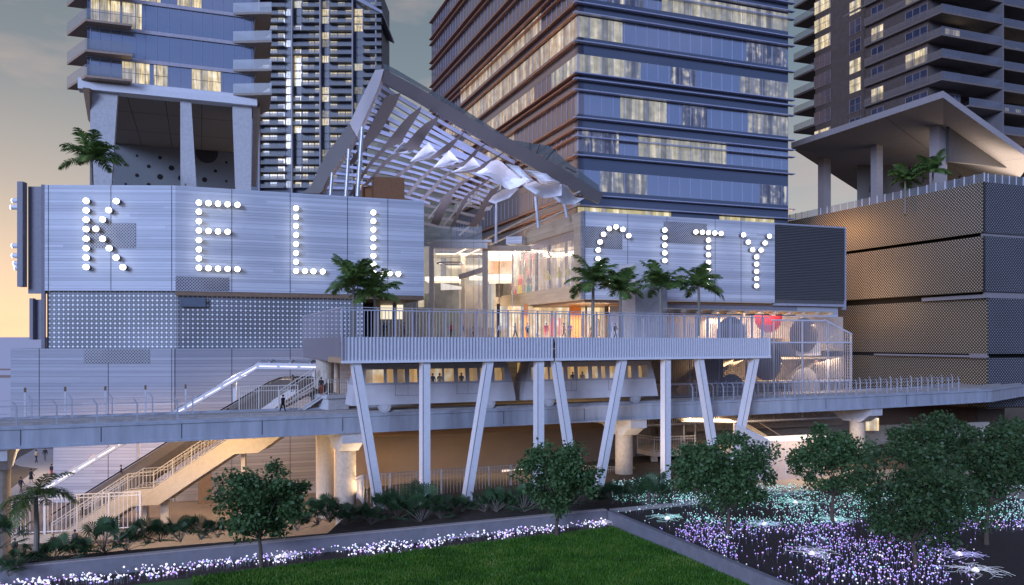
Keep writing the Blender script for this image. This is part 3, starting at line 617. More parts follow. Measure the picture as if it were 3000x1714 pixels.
def metro(pxa, pxb, label, holes, doors, taper_l, taper_r):
    pa, _ = galong(pxa, 1.2); pb, _ = galong(pxb, 1.2); u = (pb - pa).normalized(); n = Vector((-u.y, u.x)); ln = (pb - pa).length
    t_ = thing('metro_car', label, 'train car', (pa.x, pa.y, 11.5), 'cars of the elevated train')
    zb, zm, zt = 12.1, 13.95, 15.9
    sc_ = lambda px: (hit(px, pa, u) - pa).dot(u)
    fn = lambda x, z, o=0.0: V3(pa + u * x + n * (o + max(0, z - zm) * .10), z)
    m = MB()
    m.face([fn(0, zb), fn(ln, zb), fn(ln - taper_r * .45, zm), fn(taper_l * .45, zm)])
    m.face([fn(0, zb, 2.6), fn(ln, zb, 2.6), fn(ln, zb), fn(0, zb)])
    m.face([fn(ln, zb), fn(ln, zb, 2.6), fn(ln - taper_r * .45, zm, 2.6), fn(ln - taper_r * .45, zm)]); m.face([fn(0, zb, 2.6), fn(0, zb), fn(taper_l * .45, zm), fn(taper_l * .45, zm, 2.6)])
    m.face([fn(0, zb, 2.6), fn(taper_l * .45, zm, 2.6), fn(ln - taper_r * .45, zm, 2.6), fn(ln, zb, 2.6)])
    m.build('body', trainm, t_)
    m = MB(); hl = [(sc_(a), sc_(b), 14.15, 15.38) for a, b in holes]
    xl, xr = taper_l * .45, ln - taper_r * .45
    rrect_hole_strip(m, fn, xl, xr - .0, zm, zt, hl); 
    tl, tr = taper_l * .55, taper_r * .55
    m.build('window_band', traint, t_)
    m = MB(); m.face([fn(xl + .5, zt), fn(xr - .5, zt), fn(xr - .5, zt, 2.4), fn(xl + .5, zt, 2.4)]); m.slab3([fn(xl + .5, zt + .01, .4), fn(xr - .5, zt + .01, .4), fn(xr - .5, zt + .01, 2.0), fn(xl + .5, zt + .01, 2.0)], (0, 0, .25))
    for x, s in ((xl, 1), (xr, -1)): m.face([fn(x, zm), fn(x, zm, 2.6), fn(x + .5 * s, zt, 2.3), fn(x + .5 * s, zt)][::s])
    m.build('roof', traint, t_)
    m = MB(); m.wall((pa + u * (xl + .2) + n * 2.3), (pa + u * (xr - .2) + n * 2.3), zm - .3, zt - .1, .1); m.build('interior_wall', lit_in, t_)
    for a, b, za, zb_ in hl:
        m = MB(); m.face([fn(a, za, .03), fn(b, za, .03), fn(b, zb_, .03), fn(a, zb_, .03)]); f_ = m.build('window', clear, t_)
        m = MB(); o_ = -.015
        for q in (([a, b], [za - .05, za]), ([a, b], [zb_, zb_ + .05]), ([a - .05, a], [za - .05, zb_ + .05]), ([b, b + .05], [za - .05, zb_ + .05])):
            m.face([fn(q[0][0], q[1][0], o_), fn(q[0][1], q[1][0], o_), fn(q[0][1], q[1][1], o_), fn(q[0][0], q[1][1], o_)])
        m.build('frame', trainm, f_)
    for a, b in doors:
        m = MB(); xa, xb = sc_(a), sc_(b)
        for q in ((xa, xa + .04, 12.9, zm), (xb - .04, xb, 12.9, zm), (xa + .04, xb - .04, 12.9, 12.94), ((xa + xb) / 2 - .015, (xa + xb) / 2 + .015, 12.94, zm)): m.face([fn(q[0], q[2], -.01), fn(q[1], q[2], -.01), fn(q[1], q[3], -.01), fn(q[0], q[3], -.01)])
        m.build('door', M('door_line', (.18, .18, .21), .5, var=0), t_)
    for x in (ln * .19, ln * .83):
        c = V3(pa + u * x + n * .10, 11.95); m = MB(); m.tube([c, c + V3(n * .35, 0)], .60, 24); wh = m.build('wheel', M('tyre', (.48, .48, .50), .6), t_)
        m = MB(); m.tube([c - V3(n * .03, 0), c], .30, 20); m.build('rim', trainm, wh)
    return t_
metro(1030, 1512, 'grey metro car with lit windows, left one of the pair under the bridge', [(1073, 1125), (1134, 1153), (1165, 1186), (1200, 1223), (1262, 1296), (1302, 1330), (1343, 1364), (1376, 1399), (1407, 1436), (1450, 1478)], [(1158, 1232), (1338, 1404)], .7, .8)
metro(1530, 1928, 'grey metro car with lit windows, right one with its front beside the third upright column', [(1558, 1606), (1612, 1622), (1640, 1652), (1664, 1683), (1694, 1724), (1736, 1752), (1763, 1774), (1787, 1803), (1840, 1850), (1872, 1898)], [(1658, 1690), (1782, 1808)], .8, .8)
# piers
for i, (px, y0, w0, lab) in enumerate([(1013, 1274, (985, 1180), 'round concrete viaduct pier left of the white columns'), (1828, 1229, (1740, 1934), 'round concrete viaduct pier behind the middle white columns'), (2512, 1196, (2470, 2649), 'round concrete viaduct pier at the right behind the trees'), (-6, 1316, (-60, 60), 'round viaduct pier cut by the left edge of the photo')]):
    p, u = galong(px, 3.2); n = Vector((-u.y, u.x)); r = .95 if i != 3 else .9
    t_ = thing('viaduct_pier', lab, 'pier', (p.x, p.y, 0), 'round piers carrying the viaduct')
    m = MB(); m.tube([V3(p, 0), V3(p, 8.3)], r, 28); m.build('shaft', concw, t_)
    m = MB(); a = p - n * 3.0; b = p + n * 6; hw = 1.0
    A = [V3(a + u * hw, 8.35), V3(a - u * hw, 8.35), V3(b - u * hw, 8.35), V3(b + u * hw, 8.35)]
    bot = [V3(p - n * 2.9 - u * hw, 8.8), V3(p - n * 2.9 + u * hw, 8.8), V3(p + n * 6 + u * hw, 8.8), V3(p + n * 6 - u * hw, 8.8)]
    m.hexa(bot, [Vector((q.x, q.y, 9.72)) for q in bot]); 
    b2 = [V3(p - n * 1.2 - u * hw * .9, 7.9), V3(p - n * 1.2 + u * hw * .9, 7.9), V3(p + n * 1.5 + u * hw * .9, 7.9), V3(p + n * 1.5 - u * hw * .9, 7.9)]
    m.hexa(b2, [Vector((q.x, q.y, 8.8)) + V3(n * s, 0) for q, s in zip(bot, (0.3, .3, -3, -3))]); m.build('hammerhead', offwhite, t_)
# ================================================================ LEFT TOWER
LT0 = G(255, 105); LT1 = hit(744, LT0, UR); dq = hit(683, LT0, UR).y
fl = [ZO(y, dq) for y in (275, 205, 122, 39, -44)]
lt = thing('apartment_tower', 'glass apartment tower on white legs above the left mall', 'building', (LT0.x, LT0.y, TOPZ))
lit_l = {0: [(358, 438), (451, 491), (562, 647)], 2: [(264, 352), (358, 415)], 3: [(408, 470), (520, 590)]}
fins = []
for i in range(4):
    z0, z1 = fl[i], fl[i + 1]
    if i == 3: z1 += 6
    m = MB(); m.wall(LT0, LT1, z0 + .01, z1 - .45, .4); m.wall(LT1 - UR * .05, LT1 + UL * 18 - UR * .05, z0 + .01, z1 - .45, .3); m.wall(LT0 + UL * 12, LT0 , z0 + .01, z1 - .45, .3); m.build('glazing', glassb, lt)
    m = MB(); m.wall(LT0 - UL * .25 - UR * .1, LT1 - UL * .25, z1 - .45, z1, .6); m.wall(LT1 + UR * .25 - UL * .2, LT1 + UR * .25 + UL * 18, z1 - .45, z1, .6); m.build('floor_edge', M('floor_edge', (.42, .40, .46), .45), lt)
    for px in (264, 291, 323, 355, 396, 424, 458, 493, 527, 560, 590, 620, 652, 684, 714, 738):
        p = hit(px, LT0 - UL * .06, UR); fins.append((p, z0, z1 - .45))
    for a, b in lit_l.get(i, []):
        p, q = hit(a, LT0 - UL * .03, UR), hit(b, LT0 - UL * .03, UR); m = MB(); m.wall(p, q, z0 + .1, z1 - .5, .02); wd = m.build('lit_window', cur_a if i != 2 else cur_a, lt)
        m = MB(); m.wall(p - UL * .02, q - UL * .02, (z0 + z1) / 2 - .3, (z0 + z1) / 2 - .24, .015); m.build('window_bar', dark, wd)
    # balcony on the left corner and on the right side
    h = fl[i]; zt = h - HC
    def pp(px, y): return PZ(px, y, h).xy
    y53 = HY - (HY - 53.7) * (fl[i] - HC) / (fl[2] - HC - .0) if False else None
    sl = lambda px, y, ref: PZ(px, y, ref).xy
    ref = fl[2] if False else fl[2]
    bal = [sl(251, 54, fl[2]), sl(388, 70, fl[2]), sl(379, 87, fl[2]), sl(255, 105, fl[2]), sl(196, 98, fl[2])]
    m = MB(); m.prism(bal, h - .42, h - .08) if False else m.prism([b for b in bal], h - .3, h - .02); bo = m.build('balcony', M('balcony_soffit', (.34, .24, .18), .6), lt)
    m = MB()
    for a, b in ((bal[4], bal[0]), (bal[0], bal[1])): m.wall(a, b, h, h + 1.35, .04)
    m.build('glass_balustrade', balus, bo)
    q0, q1 = hit(683, LT0 - UL * .3, UR), LT1
    bal = [q0, sl(796, 34, fl[3]) if False else PZ(796, 117, fl[2]).xy, PZ(788, 175, fl[2]).xy, LT1 + UL * 9]
    m = MB(); m.prism([q0, bal[1], bal[2], LT1 + UL * 12, LT1 + UL * 1], h - .3, h - .02); bo = m.build('balcony', M('balcony_side', (.24, .20, .17), .6), lt)
    m = MB(); m.wall(q0, bal[1], h, h + 1.3, .04); m.wall(bal[1], bal[2], h, h + 1.3, .04); m.build('glass_balustrade', balus, bo)
m = MB()
for p, a, b in fins: m.wall(p, p + UR * .09, a, b, .05)
m.build('mullion', M('mullion_blue', (.25, .27, .38), .4), lt, kind='stuff')
bb = ZO(312, LT1.y); bt = fl[0]
m = MB(); m.wall(LT0 - UL * .3 - UR * 1.0, LT1 - UL * .3 + UR * .4, bb + .35, bt, 2); m.wall(LT0 - UL * .55 - UR * 1.0, LT1 - UL * .55 + UR * .4, bb, bb + .9, 2); m.build('transfer_beam', white, lt)
m = MB(); m.prism([LT0 - UL * .2, LT1 - UL * .2, LT1 + UL * 42, LT0 + UL * 42], bb + .05, bb + .3); 
m.build('soffit', M('dark_soffit', (.24, .225, .205), .7, var=.1), lt)
m = MB()
for px in (372, 483, 590): 
    a = hit(px, LT0 + UL * 1.5, UR); m.slab3([V3(a, bb + .03), V3(a + UL * 38, bb + .03), V3(a + UL * 38 + UR * .12, bb + .03), V3(a + UR * .12, bb + .03)], (0, 0, .01))
for k in (9, 20): a, b = LT0 + UL * k, LT1 + UL * k; m.slab3([V3(a, bb + .03), V3(b, bb + .03), V3(b + UL * .15, bb + .03), V3(a + UL * .15, bb + .03)], (0, 0, .01))
m.build('soffit_joint', M('soffit_joint', (.10, .09, .08), .8, var=0), lt)
legp = [((265, 345), (262, 322)), ((528, 560), (529, 580)), ((681, 738), (693, 735))]
for k, ((ta, tb), (ba, bb2)) in enumerate(legp):
    l0 = LT0 + UL * .2; A = [hit(ba, l0, UR), hit(bb2, l0, UR)]; T = [hit(ta, l0, UR), hit(tb, l0, UR)]; n = UL * 1.4
    m = MB(); m.hexa([V3(A[0], TOPZ), V3(A[1], TOPZ), V3(A[1] + n, TOPZ), V3(A[0] + n, TOPZ)], [V3(T[0], bb + .04), V3(T[1], bb + .04), V3(T[1] + n, bb + .04), V3(T[0] + n, bb + .04)]); m.build('leg', offwhite, lt)
# back wall; flat dark discs hold the shade of its round openings
w0 = LT0 + UL * 30; a = hit(300, w0, UR); b = hit(705, w0, UR)
m = MB(); m.wall(a, b, TOPZ, bb, .5); bw = m.build('core_wall', M('core_grey', (.17, .19, .21), .8, var=.06), lt)
for x, y, r in ((1023, 1163, 9), (1195, 1177, 13), (938, 1230, 9), (1110, 1242, 13), (1280, 1254, 19), (1023, 1309, 13), (1195, 1320, 20), (1350, 1330, 20), (938, 1375, 9), (1110, 1378, 13), (1690, 1213, 9), (1609, 1277, 12), (1528, 1342, 18), (1690, 1353, 9), (1545, 1140, 78)):
    p = hit(x / 2.549, w0 - UL * .06, UR); m = MB(); m.tube([V3(p, ZO(y / 2.549, p.y)), V3(p + UL * .05, ZO(y / 2.549, p.y))], r / 2.549 / F * p.y, 28); m.build('opening_disc', black if r < 70 else dark, bw)
m = MB(); m.slab3([P(242, 256, 104), P(262, 258, 104), P(264, 360, 106), P(258, 352, 106)], (0, .6, 0)); m.build('side_fin', bronze, lt)
m = MB(); m.slab3([P(742, 314, LT1.y), P(752, 305, LT1.y + 3), P(740, 545, LT1.y + 3), P(736, 545, LT1.y)], (.3, .8, 0)); m.build('edge_fin', M('balcony_side', (.24, .20, .17), .6), lt)
# ================================================================ BACKGROUND APARTMENT TOWER
rb = random.Random(11); BD = 300.0
bt_ = thing('apartment_tower', 'tall distant apartment tower with dozens of balcony rows behind the canopy', 'building', (P(930, 560, BD).x, BD, 0))
wm = M('tower_grey', (.13, .14, .18), .7, var=.1, scale=.3)
def rx(px, d=BD): return (px - CX) / F * d
m = MB(); m.prism([(rx(700), BD), (rx(1105), BD), (rx(1105), BD + 30), (rx(700), BD + 30)], 0, ZO(-60, BD)); m.build('wall', wm, bt_)
m = MB()
for px in (765, 860, 942, 1036, 1104): m.prism([(rx(px - 1.8), BD - 2.6), (rx(px + 1.8), BD - 2.6), (rx(px + 1.8), BD), (rx(px - 1.8), BD)], 0, ZO(-60, BD))
m.build('party_wall', M('tower_fin', (.28, .28, .32), .6), bt_)
m = MB(); m.slab3([P(1040, -16, BD - 4), P(1120, 32, BD - 4), P(1120, 40, BD - 4), P(1040, -2, BD - 4)], (0, 30, 0)); m.build('roof_edge', M('roof_blue', (.22, .24, .30), .5), bt_)
wins, bals = [], []
winm = [farglass, cur_b, cur_a, cur_c]
row = 0; y = -22.0
while y < 570:
    for (a, b, kind) in ((768, 836, 'b'), (838, 858, 'w'), (863, 884, 'w' if row % 9 < 5 else 'b2'), (886, 940, 'b'), (945, 964, 'w'), (967, 1034, 'b'), (1039, 1063, 'w'), (1066, 1121, 'bs')):
        if y < 12 and a > 1038: continue
        if kind in ('b', 'bs', 'b2'):
            bals.append((a, b, y, kind)); step = (b - a) / 3.0
            for k in range(3 if kind != 'b2' else 1):
                if kind == 'bs' and k == 2: continue
                lit = rb.random() < .58; wins.append((a + k * step + 1.5, a + (k + 1) * step - 1.5 if kind != 'b2' else b - 1, y - 17, y - 1, 1 + int(rb.random() * 2.4) if lit else 0))
        else:
            lit = rb.random() < .42; wins.append((a, b, y - 20, y - .5, 1 + int(rb.random() * 2.4) if lit else 0))
    y += 22.9; row += 1
stw = MB(); sbl = MB(); railg = glassy('tower_rail', (.24, .25, .27), .55, .6, spec=.2)
wins.sort(key=lambda q: -(q[1] - q[0]) * (q[3] - q[2]) - (30 if q[4] else 0))
for i, (a, b, y0, y1, k) in enumerate(wins):
    mb = MB() if i < 100 else stw; mb.m(k); z0, z1 = ZO(y1, BD), ZO(y0, BD)
    mb.face([(rx(a), BD - .06, z0), (rx(b), BD - .06, z0), (rx(b), BD - .06, z1), (rx(a), BD - .06, z1)]); mb.m(4)
    for f_ in (.5,) if b - a < 16 else (.33, .66): 
        xx = lerp(a, b, f_); mb.face([(rx(xx - .35), BD - .09, z0), (rx(xx + .35), BD - .09, z0), (rx(xx + .35), BD - .09, z1), (rx(xx - .35), BD - .09, z1)])
    mb.m(0)
    if i < 100: mb.build('window', winm + [dark], bt_)
stw.build('window', winm + [dark], bt_, kind='stuff')
bals.sort(key=lambda q: -(q[1] - q[0]))
for i, (a, b, y, k) in enumerate(bals):
    mb = MB() if i < 100 else sbl; z = ZO(y, BD); dd = 2.2 if k != 'bs' else 3.0
    mb.m(0).prism([(rx(a), BD - dd), (rx(b), BD - dd), (rx(b), BD), (rx(a), BD)], z - .35, z)
    mb.m(1).prism([(rx(a), BD - dd), (rx(b), BD - dd), (rx(b), BD - dd + .1), (rx(a), BD - dd + .1)], z + .01, z + 1.0); mb.m(0)
    if i < 100: mb.build('balcony', [M('slab_dark', (.19, .195, .215), .7), railg], bt_)
sbl.build('balcony', [MATS['slab_dark'], railg], bt_, kind='stuff')
# ================================================================ CENTRAL GLASS TOWER
TC = G(1693, 128.0); TR = hit(2309, TC, UR); TL = hit(1264, TC, UL)
ct = thing('office_tower', 'blue glass office tower with silver ledges rising behind the sign walls', 'building', (TC.x, TC.y, 0))
zc = lambda yz: HC + (HY - yz / 2.549) / F * TC.y
top = zc(-620)
nearm = M('spandrel_core', (.05, .06, .10), .5)
bands = [(-1310, -1165), (-1025, -880), (-740, -595), (-455, -310), (-170, -22), (115, 275), (400, 550), (688, 850), (972, 1128), (1262, 1420)]
edges = [1900] + [q for b in reversed(bands) for q in (b[1], b[0])] + [-1325]
dband = MB()
for i in range(0, len(edges) - 1, 2):
    z0, z1 = zc(edges[i]), zc(edges[i + 1]); m = MB(); m.wall(TC, TR, z0, z1, 1, u0=0); m.build('spandrel_band', glassd, ct)
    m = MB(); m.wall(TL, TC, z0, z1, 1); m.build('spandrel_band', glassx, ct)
mull = M('mullion_pale', (.36, .38, .55), .4, var=0)
litR = {-170: [(1120, 2060, 'b')], 115: [(497, 825, 'b')], 400: [(497, 848, 'b'), (850, 962, 'c'), (1700, 2060, 'c')], 688: [(810, 1155, 'b'), (1762, 2060, 'c')], 972: [(945, 1600, 'b')], 1262: [(660, 1010, 'c')], -455: [(600, 1500, 'b')]}
litL = {-170: [(1400, 2000, 'a')], 115: [(1180, 2270, 'a')], 400: [(1250, 1950, 'a'), (2080, 2270, 'b')], 688: [(1180, 1800, 'a')], 972: [(1180, 1700, 'c')]}
cm = {'d': curtain('dark_office', (.16, .20, .36), .55, .25, 1.3), 'a': curtain('warm_office', (1, .76, .52), .52, .35, 1.3), 'b': curtain('pale_office', (.82, .82, .74), .48, .38, 1.3), 'c': curtain('faint_office', (.45, .50, .62), .45, .35, 1.3)}
for (ya, yb) in bands:
    z0, z1 = zc(yb), zc(ya); m = MB(); m.wall(TC + UL * .05, TR, z0, z1, 1)
    m.m(1); p = 0.0; ln = (TR - TC).length; lst = 2.05
    while p < ln: a = TC + UR * p - UL * .03; m.wall(a, a + UR * .1, z0 + .01, z1 - .01, .04); p += lst
    m.m(0); m.build('glazing_band', [glassb, mull], ct)
    m = MB(); m.wall(TL, TC + UR * .05, z0, z1, 1); m.m(1); p = 0.0; ln = (TL - TC).length
    while p < ln: a = TC + UL * p - UR * .03; m.wall(a + UL * .1, a, z0 + .01, z1 - .01, .04); p += 2.05
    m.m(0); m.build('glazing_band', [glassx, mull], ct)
    rq = random.Random(int(ya)); xs = 520
    while xs < 2040:
        wq = rq.choice((92, 184, 276))
        if rq.random() < .45 and not any(x0 - 60 < xs + wq and xs < x1 for x0, x1, c in litR.get(ya, [])):
            a, b = hit(1500 + xs / 2.549, TC - UL * .012, UR), hit(1500 + min(2050, xs + wq) / 2.549, TC - UL * .012, UR); m = MB(); m.wall(a, b, z0 + .05, z1 - .05, .008); m.build('dim_office', cm['d'], ct)
        xs += wq + 6
    for x0, x1, c in litR.get(ya, []):
        a, b = hit(1500 + x0 / 2.549, TC - UL * .015, UR), hit(1500 + x1 / 2.549, TC - UL * .015, UR); m = MB(); m.wall(a, b, z0 + .05, z1 - .05, .01); m.build('lit_office', cm[c], ct)
    for x0, x1, c in litL.get(ya, []):
        a, b = hit(800 + x0 / 2.549, TC - UR * .015, UL), hit(800 + x1 / 2.549, TC - UR * .015, UL); m = MB(); m.wall(a, b, z0 + .05, z1 - .05, .01); m.build('lit_office', cm[c], ct)
for yz in (-1325, -1120, -1050, -830, -760, -540, -465, -250, -182, -117, 30, 105, 318, 553, 598, 680, 885, 965, 1025, 1165, 1459, 1536):
    z = zc(yz); m = MB(); m.wall(TC - UL * .9 - UR * .9, TR - UL * .9 + UR * .8, z - .06, z + .10, .88); m.build('ledge', ledgem, ct)
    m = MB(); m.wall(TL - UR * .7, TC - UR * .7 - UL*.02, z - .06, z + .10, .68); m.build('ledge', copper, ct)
yo = curtain('yellow_office', (.95, .85, .45), .7, .5, 1.3); m = MB(); a, b = hit(1693, TC - UL * .05, UR), hit(1966, TC - UL * .05, UR); m.wall(a, b, zc(1640), zc(1545), .03); m.build('lit_office', yo, ct); m = MB(); a, b = hit(2108, TC - UL * .05, UR), hit(2268, TC - UL * .05, UR); m.wall(a, b, zc(1650), zc(1547), .03); m.build('lit_office', yo, ct)
m = MB(); m.prism([TL, TC, TR, TR + UL * 30], zc(-1330), zc(-1322)); m.build('roof', dark, ct)
# sloped copper parapet on the far corner
if 0: m = MB(); zz = ZO(48, TL.y); m.slab3([V3(TL, zz), V3(TL + UL * -10, zz + 9), V3(TL + UL * -10, zz + 10.3), V3(TL, zz + 1.3)], V3(-UR * .8, 0)); m.build('corner_parapet', copper, ct)
# ================================================================ RIGHT TOWER AND PODIUM
PCn = G(2880, 124.0); PLf = hit(2300, PCn, UL); PRt = hit(3080, PCn, UR)
pd_ = thing('car_park_podium', 'dark perforated metal car park podium at the right edge', 'building', (PCn.x, PCn.y, 0))
def pz(off, d=124.0): return HC + off / F * d
ins = UR * 1.6 + UL * .5
bandsP = [(468, 320, 0), (309, 146, 0), (128, -37, 1), (-50, -196, 1)]
for (o1_, o0_, ii) in bandsP:
    c = PCn + (ins if ii else Vector((0, 0))); lf = PLf + (ins if ii else Vector((0, 0))); sgn = 1
    m = MB(); m.wall(lf, c, pz(o0_), pz(o1_), .5); m.build('perforated_screen', screen_r, pd_)
    m = MB(); m.wall(c + UR * .01, PRt, pz(o0_), pz(o1_), .5, u0=3); m.build('perforated_screen', screen_rs, pd_)
m = MB(); m.wall(PLf + UR * 2.2, PCn + UR * 2.2 + UL * 2.2, pz(-196), pz(466), .5); m.wall(PCn + UR * 2.21 + UL * 2.2, PRt + UL * 2.2, pz(-196), pz(466), .5); m.build('inner_wall', M('podium_core', (.02, .018, .018), .8), pd_)
m = MB(); m.wall(PCn + UR * .5 + UL * .4, PRt + UL * .4, pz(309), pz(320), .4); m.build('steel_edge_beam', M('edge_beam', (.26, .24, .25), .5), pd_); m = MB(); m.wall(PCn + UR * .8 + UL * .3, PRt + UL * .3, pz(128), pz(146), .4); m.build('steel_edge_beam', MATS['edge_beam'], pd_); m = MB(); m.wall(hit(2840, PCn + ins * .6, UL), PCn + ins * .6, pz(-50), pz(-37), .3) ; m.build('steel_edge_beam', MATS['edge_beam'], pd_); m = MB(); a = hit(2700, PCn + UR * .9, UL); m.wall(a, PCn + UR * .9, pz(128), pz(139), .3); m.build('steel_edge_beam', MATS['edge_beam'], pd_); m = MB(); m.wall(hit(2560, PCn + UR * .9, UL), PCn + UR * .9, pz(-48), pz(-42), .3)
m.build('steel_edge_beam', M('edge_beam', (.26, .24, .25), .5), pd_)
m = MB(); m.prism([PLf + UR * .6, PCn + UR * .6 + UL * .6, PRt + UL * .6, PRt + UL * 60, PLf + UR * 60], pz(460), pz(464)); m.build('roof_deck', conc, pd_)
m = MB(); m.wall(PLf + UR * 8, PCn + UR * 8 + UL * 8, 0, pz(-196), .5); m.wall(PCn + UR * 8.01 + UL * 8, PRt + UL * 8, 0, pz(-196), .5); m.build('ground_floor_wall', M('dark_brown_wall', (.10, .065, .045), .7), pd_)
m = MB(); m.prism([PLf + UR * .3, PCn + ins, PRt + UL * .8, PRt + UL * 12, PLf + UR * 12], pz(-200), pz(-197)); m.build('soffit', M('dark_brown_wall', (.10, .065, .045), .7), pd_)
t_ = thing('glass_balustrade', 'glass balustrade with pale posts along the podium roof edge', 'balustrade', (PCn.x, PCn.y, pz(468)))
m = MB(); m.wall(PLf + UR * .2, PCn + UR * .2 + UL * .2, pz(468) + .05, pz(468) + 1.3, .04); m.wall(PCn + UR * .21 + UL * .2, PRt + UL * .2, pz(468) + .05, pz(468) + 1.3, .04); m.build('glass', balus, t_)
ln = (PLf - PCn).length; k = 0
while k < ln: p = PCn + UL * k + UR * .12; m = MB(); m.wall(p, p - UL * .18, pz(468) + .01, pz(468) + 1.35, .08); m.build('post', railm, t_); k += 1.75
k = 1.2
while k < 11: p = PCn + UR * k + UL * .12; m = MB(); m.wall(p, p + UR * .14, pz(468) + .01, pz(468) + 1.35, .08); m.build('post', railm, t_); k += 1.5
# canopy slab and columns
rt = thing('apartment_tower', 'dark brown apartment tower on a huge concrete canopy slab at the right', 'building', tuple(P(2763, 286, 135.5)))
zs0 = HC + 40.36; C_, L_, R_, B_ = PZ(2763, 286, zs0), PZ(2318, 434, zs0), None, PZ(2510, 557, zs0)
rp = hit(3000, C_.xy, UR); R_ = V3(rp, ZO(455, rp.y)); R2 = C_ + (R_ - C_) * 1.5
far = R2 + (B_ - L_) * 1.3; B2 = B_ + (B_ - L_) * .3
slab = [C_, R2, far, B2, L_]
m = MB(); mid = sum(slab, Vector((0, 0, 0))) / 5; up_ = Vector((0, 0, 1.15))
for i in range(5):
    j = (i + 1) % 5; m.face([slab[j], slab[i], mid]); m.face([slab[i] + up_, slab[j] + up_, mid + up_]); m.face([slab[i], slab[j], slab[j] + up_, slab[i] + up_])
m.build('canopy_slab', M('canopy_concrete', (.33, .30, .31), .75, var=.10, bump=.1), rt)
m = MB(); jt = MATS['soffit_joint']
for k in (.22, .45, .7): a, b = lerp(C_, R2, k), lerp(L_, B_, k); m.slab3([a - Vector((0, 0, .01)), b - Vector((0, 0, .01)), b + Vector((0, .12, -.01)), a + Vector((0, .12, -.01))], (0, 0, .005))
for k in (.33, .66): a, b = lerp(C_, L_, k), lerp(R2, B_, k); m.slab3([a - Vector((0, 0, .012)), b - Vector((0, 0, .012)), b + Vector((.12, 0, -.012)), a + Vector((.12, 0, -.012))], (0, 0, .005))
m.build('soffit_joint', jt, rt)
pr = HC + 460 / F * 124
for px0, px1, y in ((2743, 2790, 347), (2565, 2598, 404), (2410, 2446, 452)):
    d = (40.36) * F / (HY - y); a = G((px0 + px1) / 2 - 4, d); wd = (px1 - px0) / F * d * .72
    m = MB(); m.wall(a - UR * wd / 2, a + UR * wd / 2, pr, zs0 + .3, wd * .95); m.build('column', M('canopy_concrete', (.33, .30, .31), .75), rt)
# core wall with slots
a = G(2511, 179); b = G(2896, 163)
cw_u = (b - a).normalized(); m = MB(); m.wall(a, b, pr, zs0 + .8, 1); cwl = m.build('core_wall', M('core_brown', (.17, .155, .15), .8, var=.08), rt)
for x, y in ((1110, 1258), (1168, 1280), (1285, 1210), (1048, 1360), (1275, 1340), (1548, 1195), (1612, 1228), (1540, 1345), (880, 1410), (1608, 1370), (925, 1440)):
    p = hit(2200 + x / 2.55, a, cw_u) - Vector((-cw_u.y, cw_u.x)) * .03; z = ZO(y / 2.55, p.y); m = MB(); m.slab3([V3(p - cw_u * .05, z - .9), V3(p + cw_u * .45, z - .7), V3(p + cw_u * .75, z + .9), V3(p + cw_u * .3, z + .8)], (.02, .03, 0)); m.build('slot', dark, cwl)
# tower body: front-left face from the near corner
TN = G(2719, 142.2); zf = [HC + o / F * 139.2 for o in (637, 703, 769, 835, 900, 966, 1032, 1098, 1164)]
TNo = G(2759, 138.8)
Q1 = hit(2536, TN, UL); Q2 = hit(2375, Q1, UL)
RTn = hit(2937, TNo + UR * 0 + UL * 3, UR)
zb_, zt_ = zs0 + 1.0, zf[-1] + 4
m = MB(); m.wall(Q1, TN, zb_, zt_, 1.0); m.wall(Q2 + UR * 1.2, Q1 + UR * 1.2, zb_, zt_, 1.0)
m.wall(hit(2375, Q2 + UR * 1.2, UL), Q2 + UR * 1.2 + UR * 14, zb_, zt_, .5) if False else None
m.build('wall', mbrown, rt)
m = MB(); rw = TN + UL * 3.0; m.wall(TN + UL * .02, hit(2812, TN, UR) , zb_, zt_, .6) ; zb_ -= 9; rb0 = hit(2780, TN + UL * 2.5, UR); rb1 = hit(2937, TN + UL * 2.5, UR); m.wall(rb0, rb1 + UR * 12, zb_, zt_, .6); m.build('side_wall', M('side_grey', (.075, .072, .08), .7), rt); zb_ += 4
slabm = M('slab_brown', (.17, .14, .13), .7); bglass = glassy('bronze_rail', (.24, .20, .19), .5, .3); dglass = glassy('dark_rail', (.16, .17, .21), .5, .3)
QB = hit(2532, TNo, UL)
bpl = [PZ(2325, 176, HC + 60.8).xy, PZ(2418, 129, HC + 60.8).xy, PZ(2434, 134, HC + 60.8).xy, PZ(2375, 183, HC + 60.8).xy]
for k, y in enumerate((385, 332, 281, 228, 176, 124, 72, 19, -34)):
    h = HC + (HY - y) / 824 * 60.8; pl_ = list(bpl)
    if k > 4: e_ = (bpl[1] - bpl[0]).normalized() * 22; pl_[1] = bpl[1] + e_; pl_[2] = bpl[2] + e_
    m = MB(); m.prism([pl_[0], pl_[1], pl_[2], pl_[2] + UR * 4, pl_[3] + UR * 2, pl_[3]], h - .4, h); bo = m.build('balcony', slabm, rt)
    m = MB(); m.wall(bpl[0], bpl[1], h, h + 1.3, .04); m.build('glass_balustrade', balus, bo)
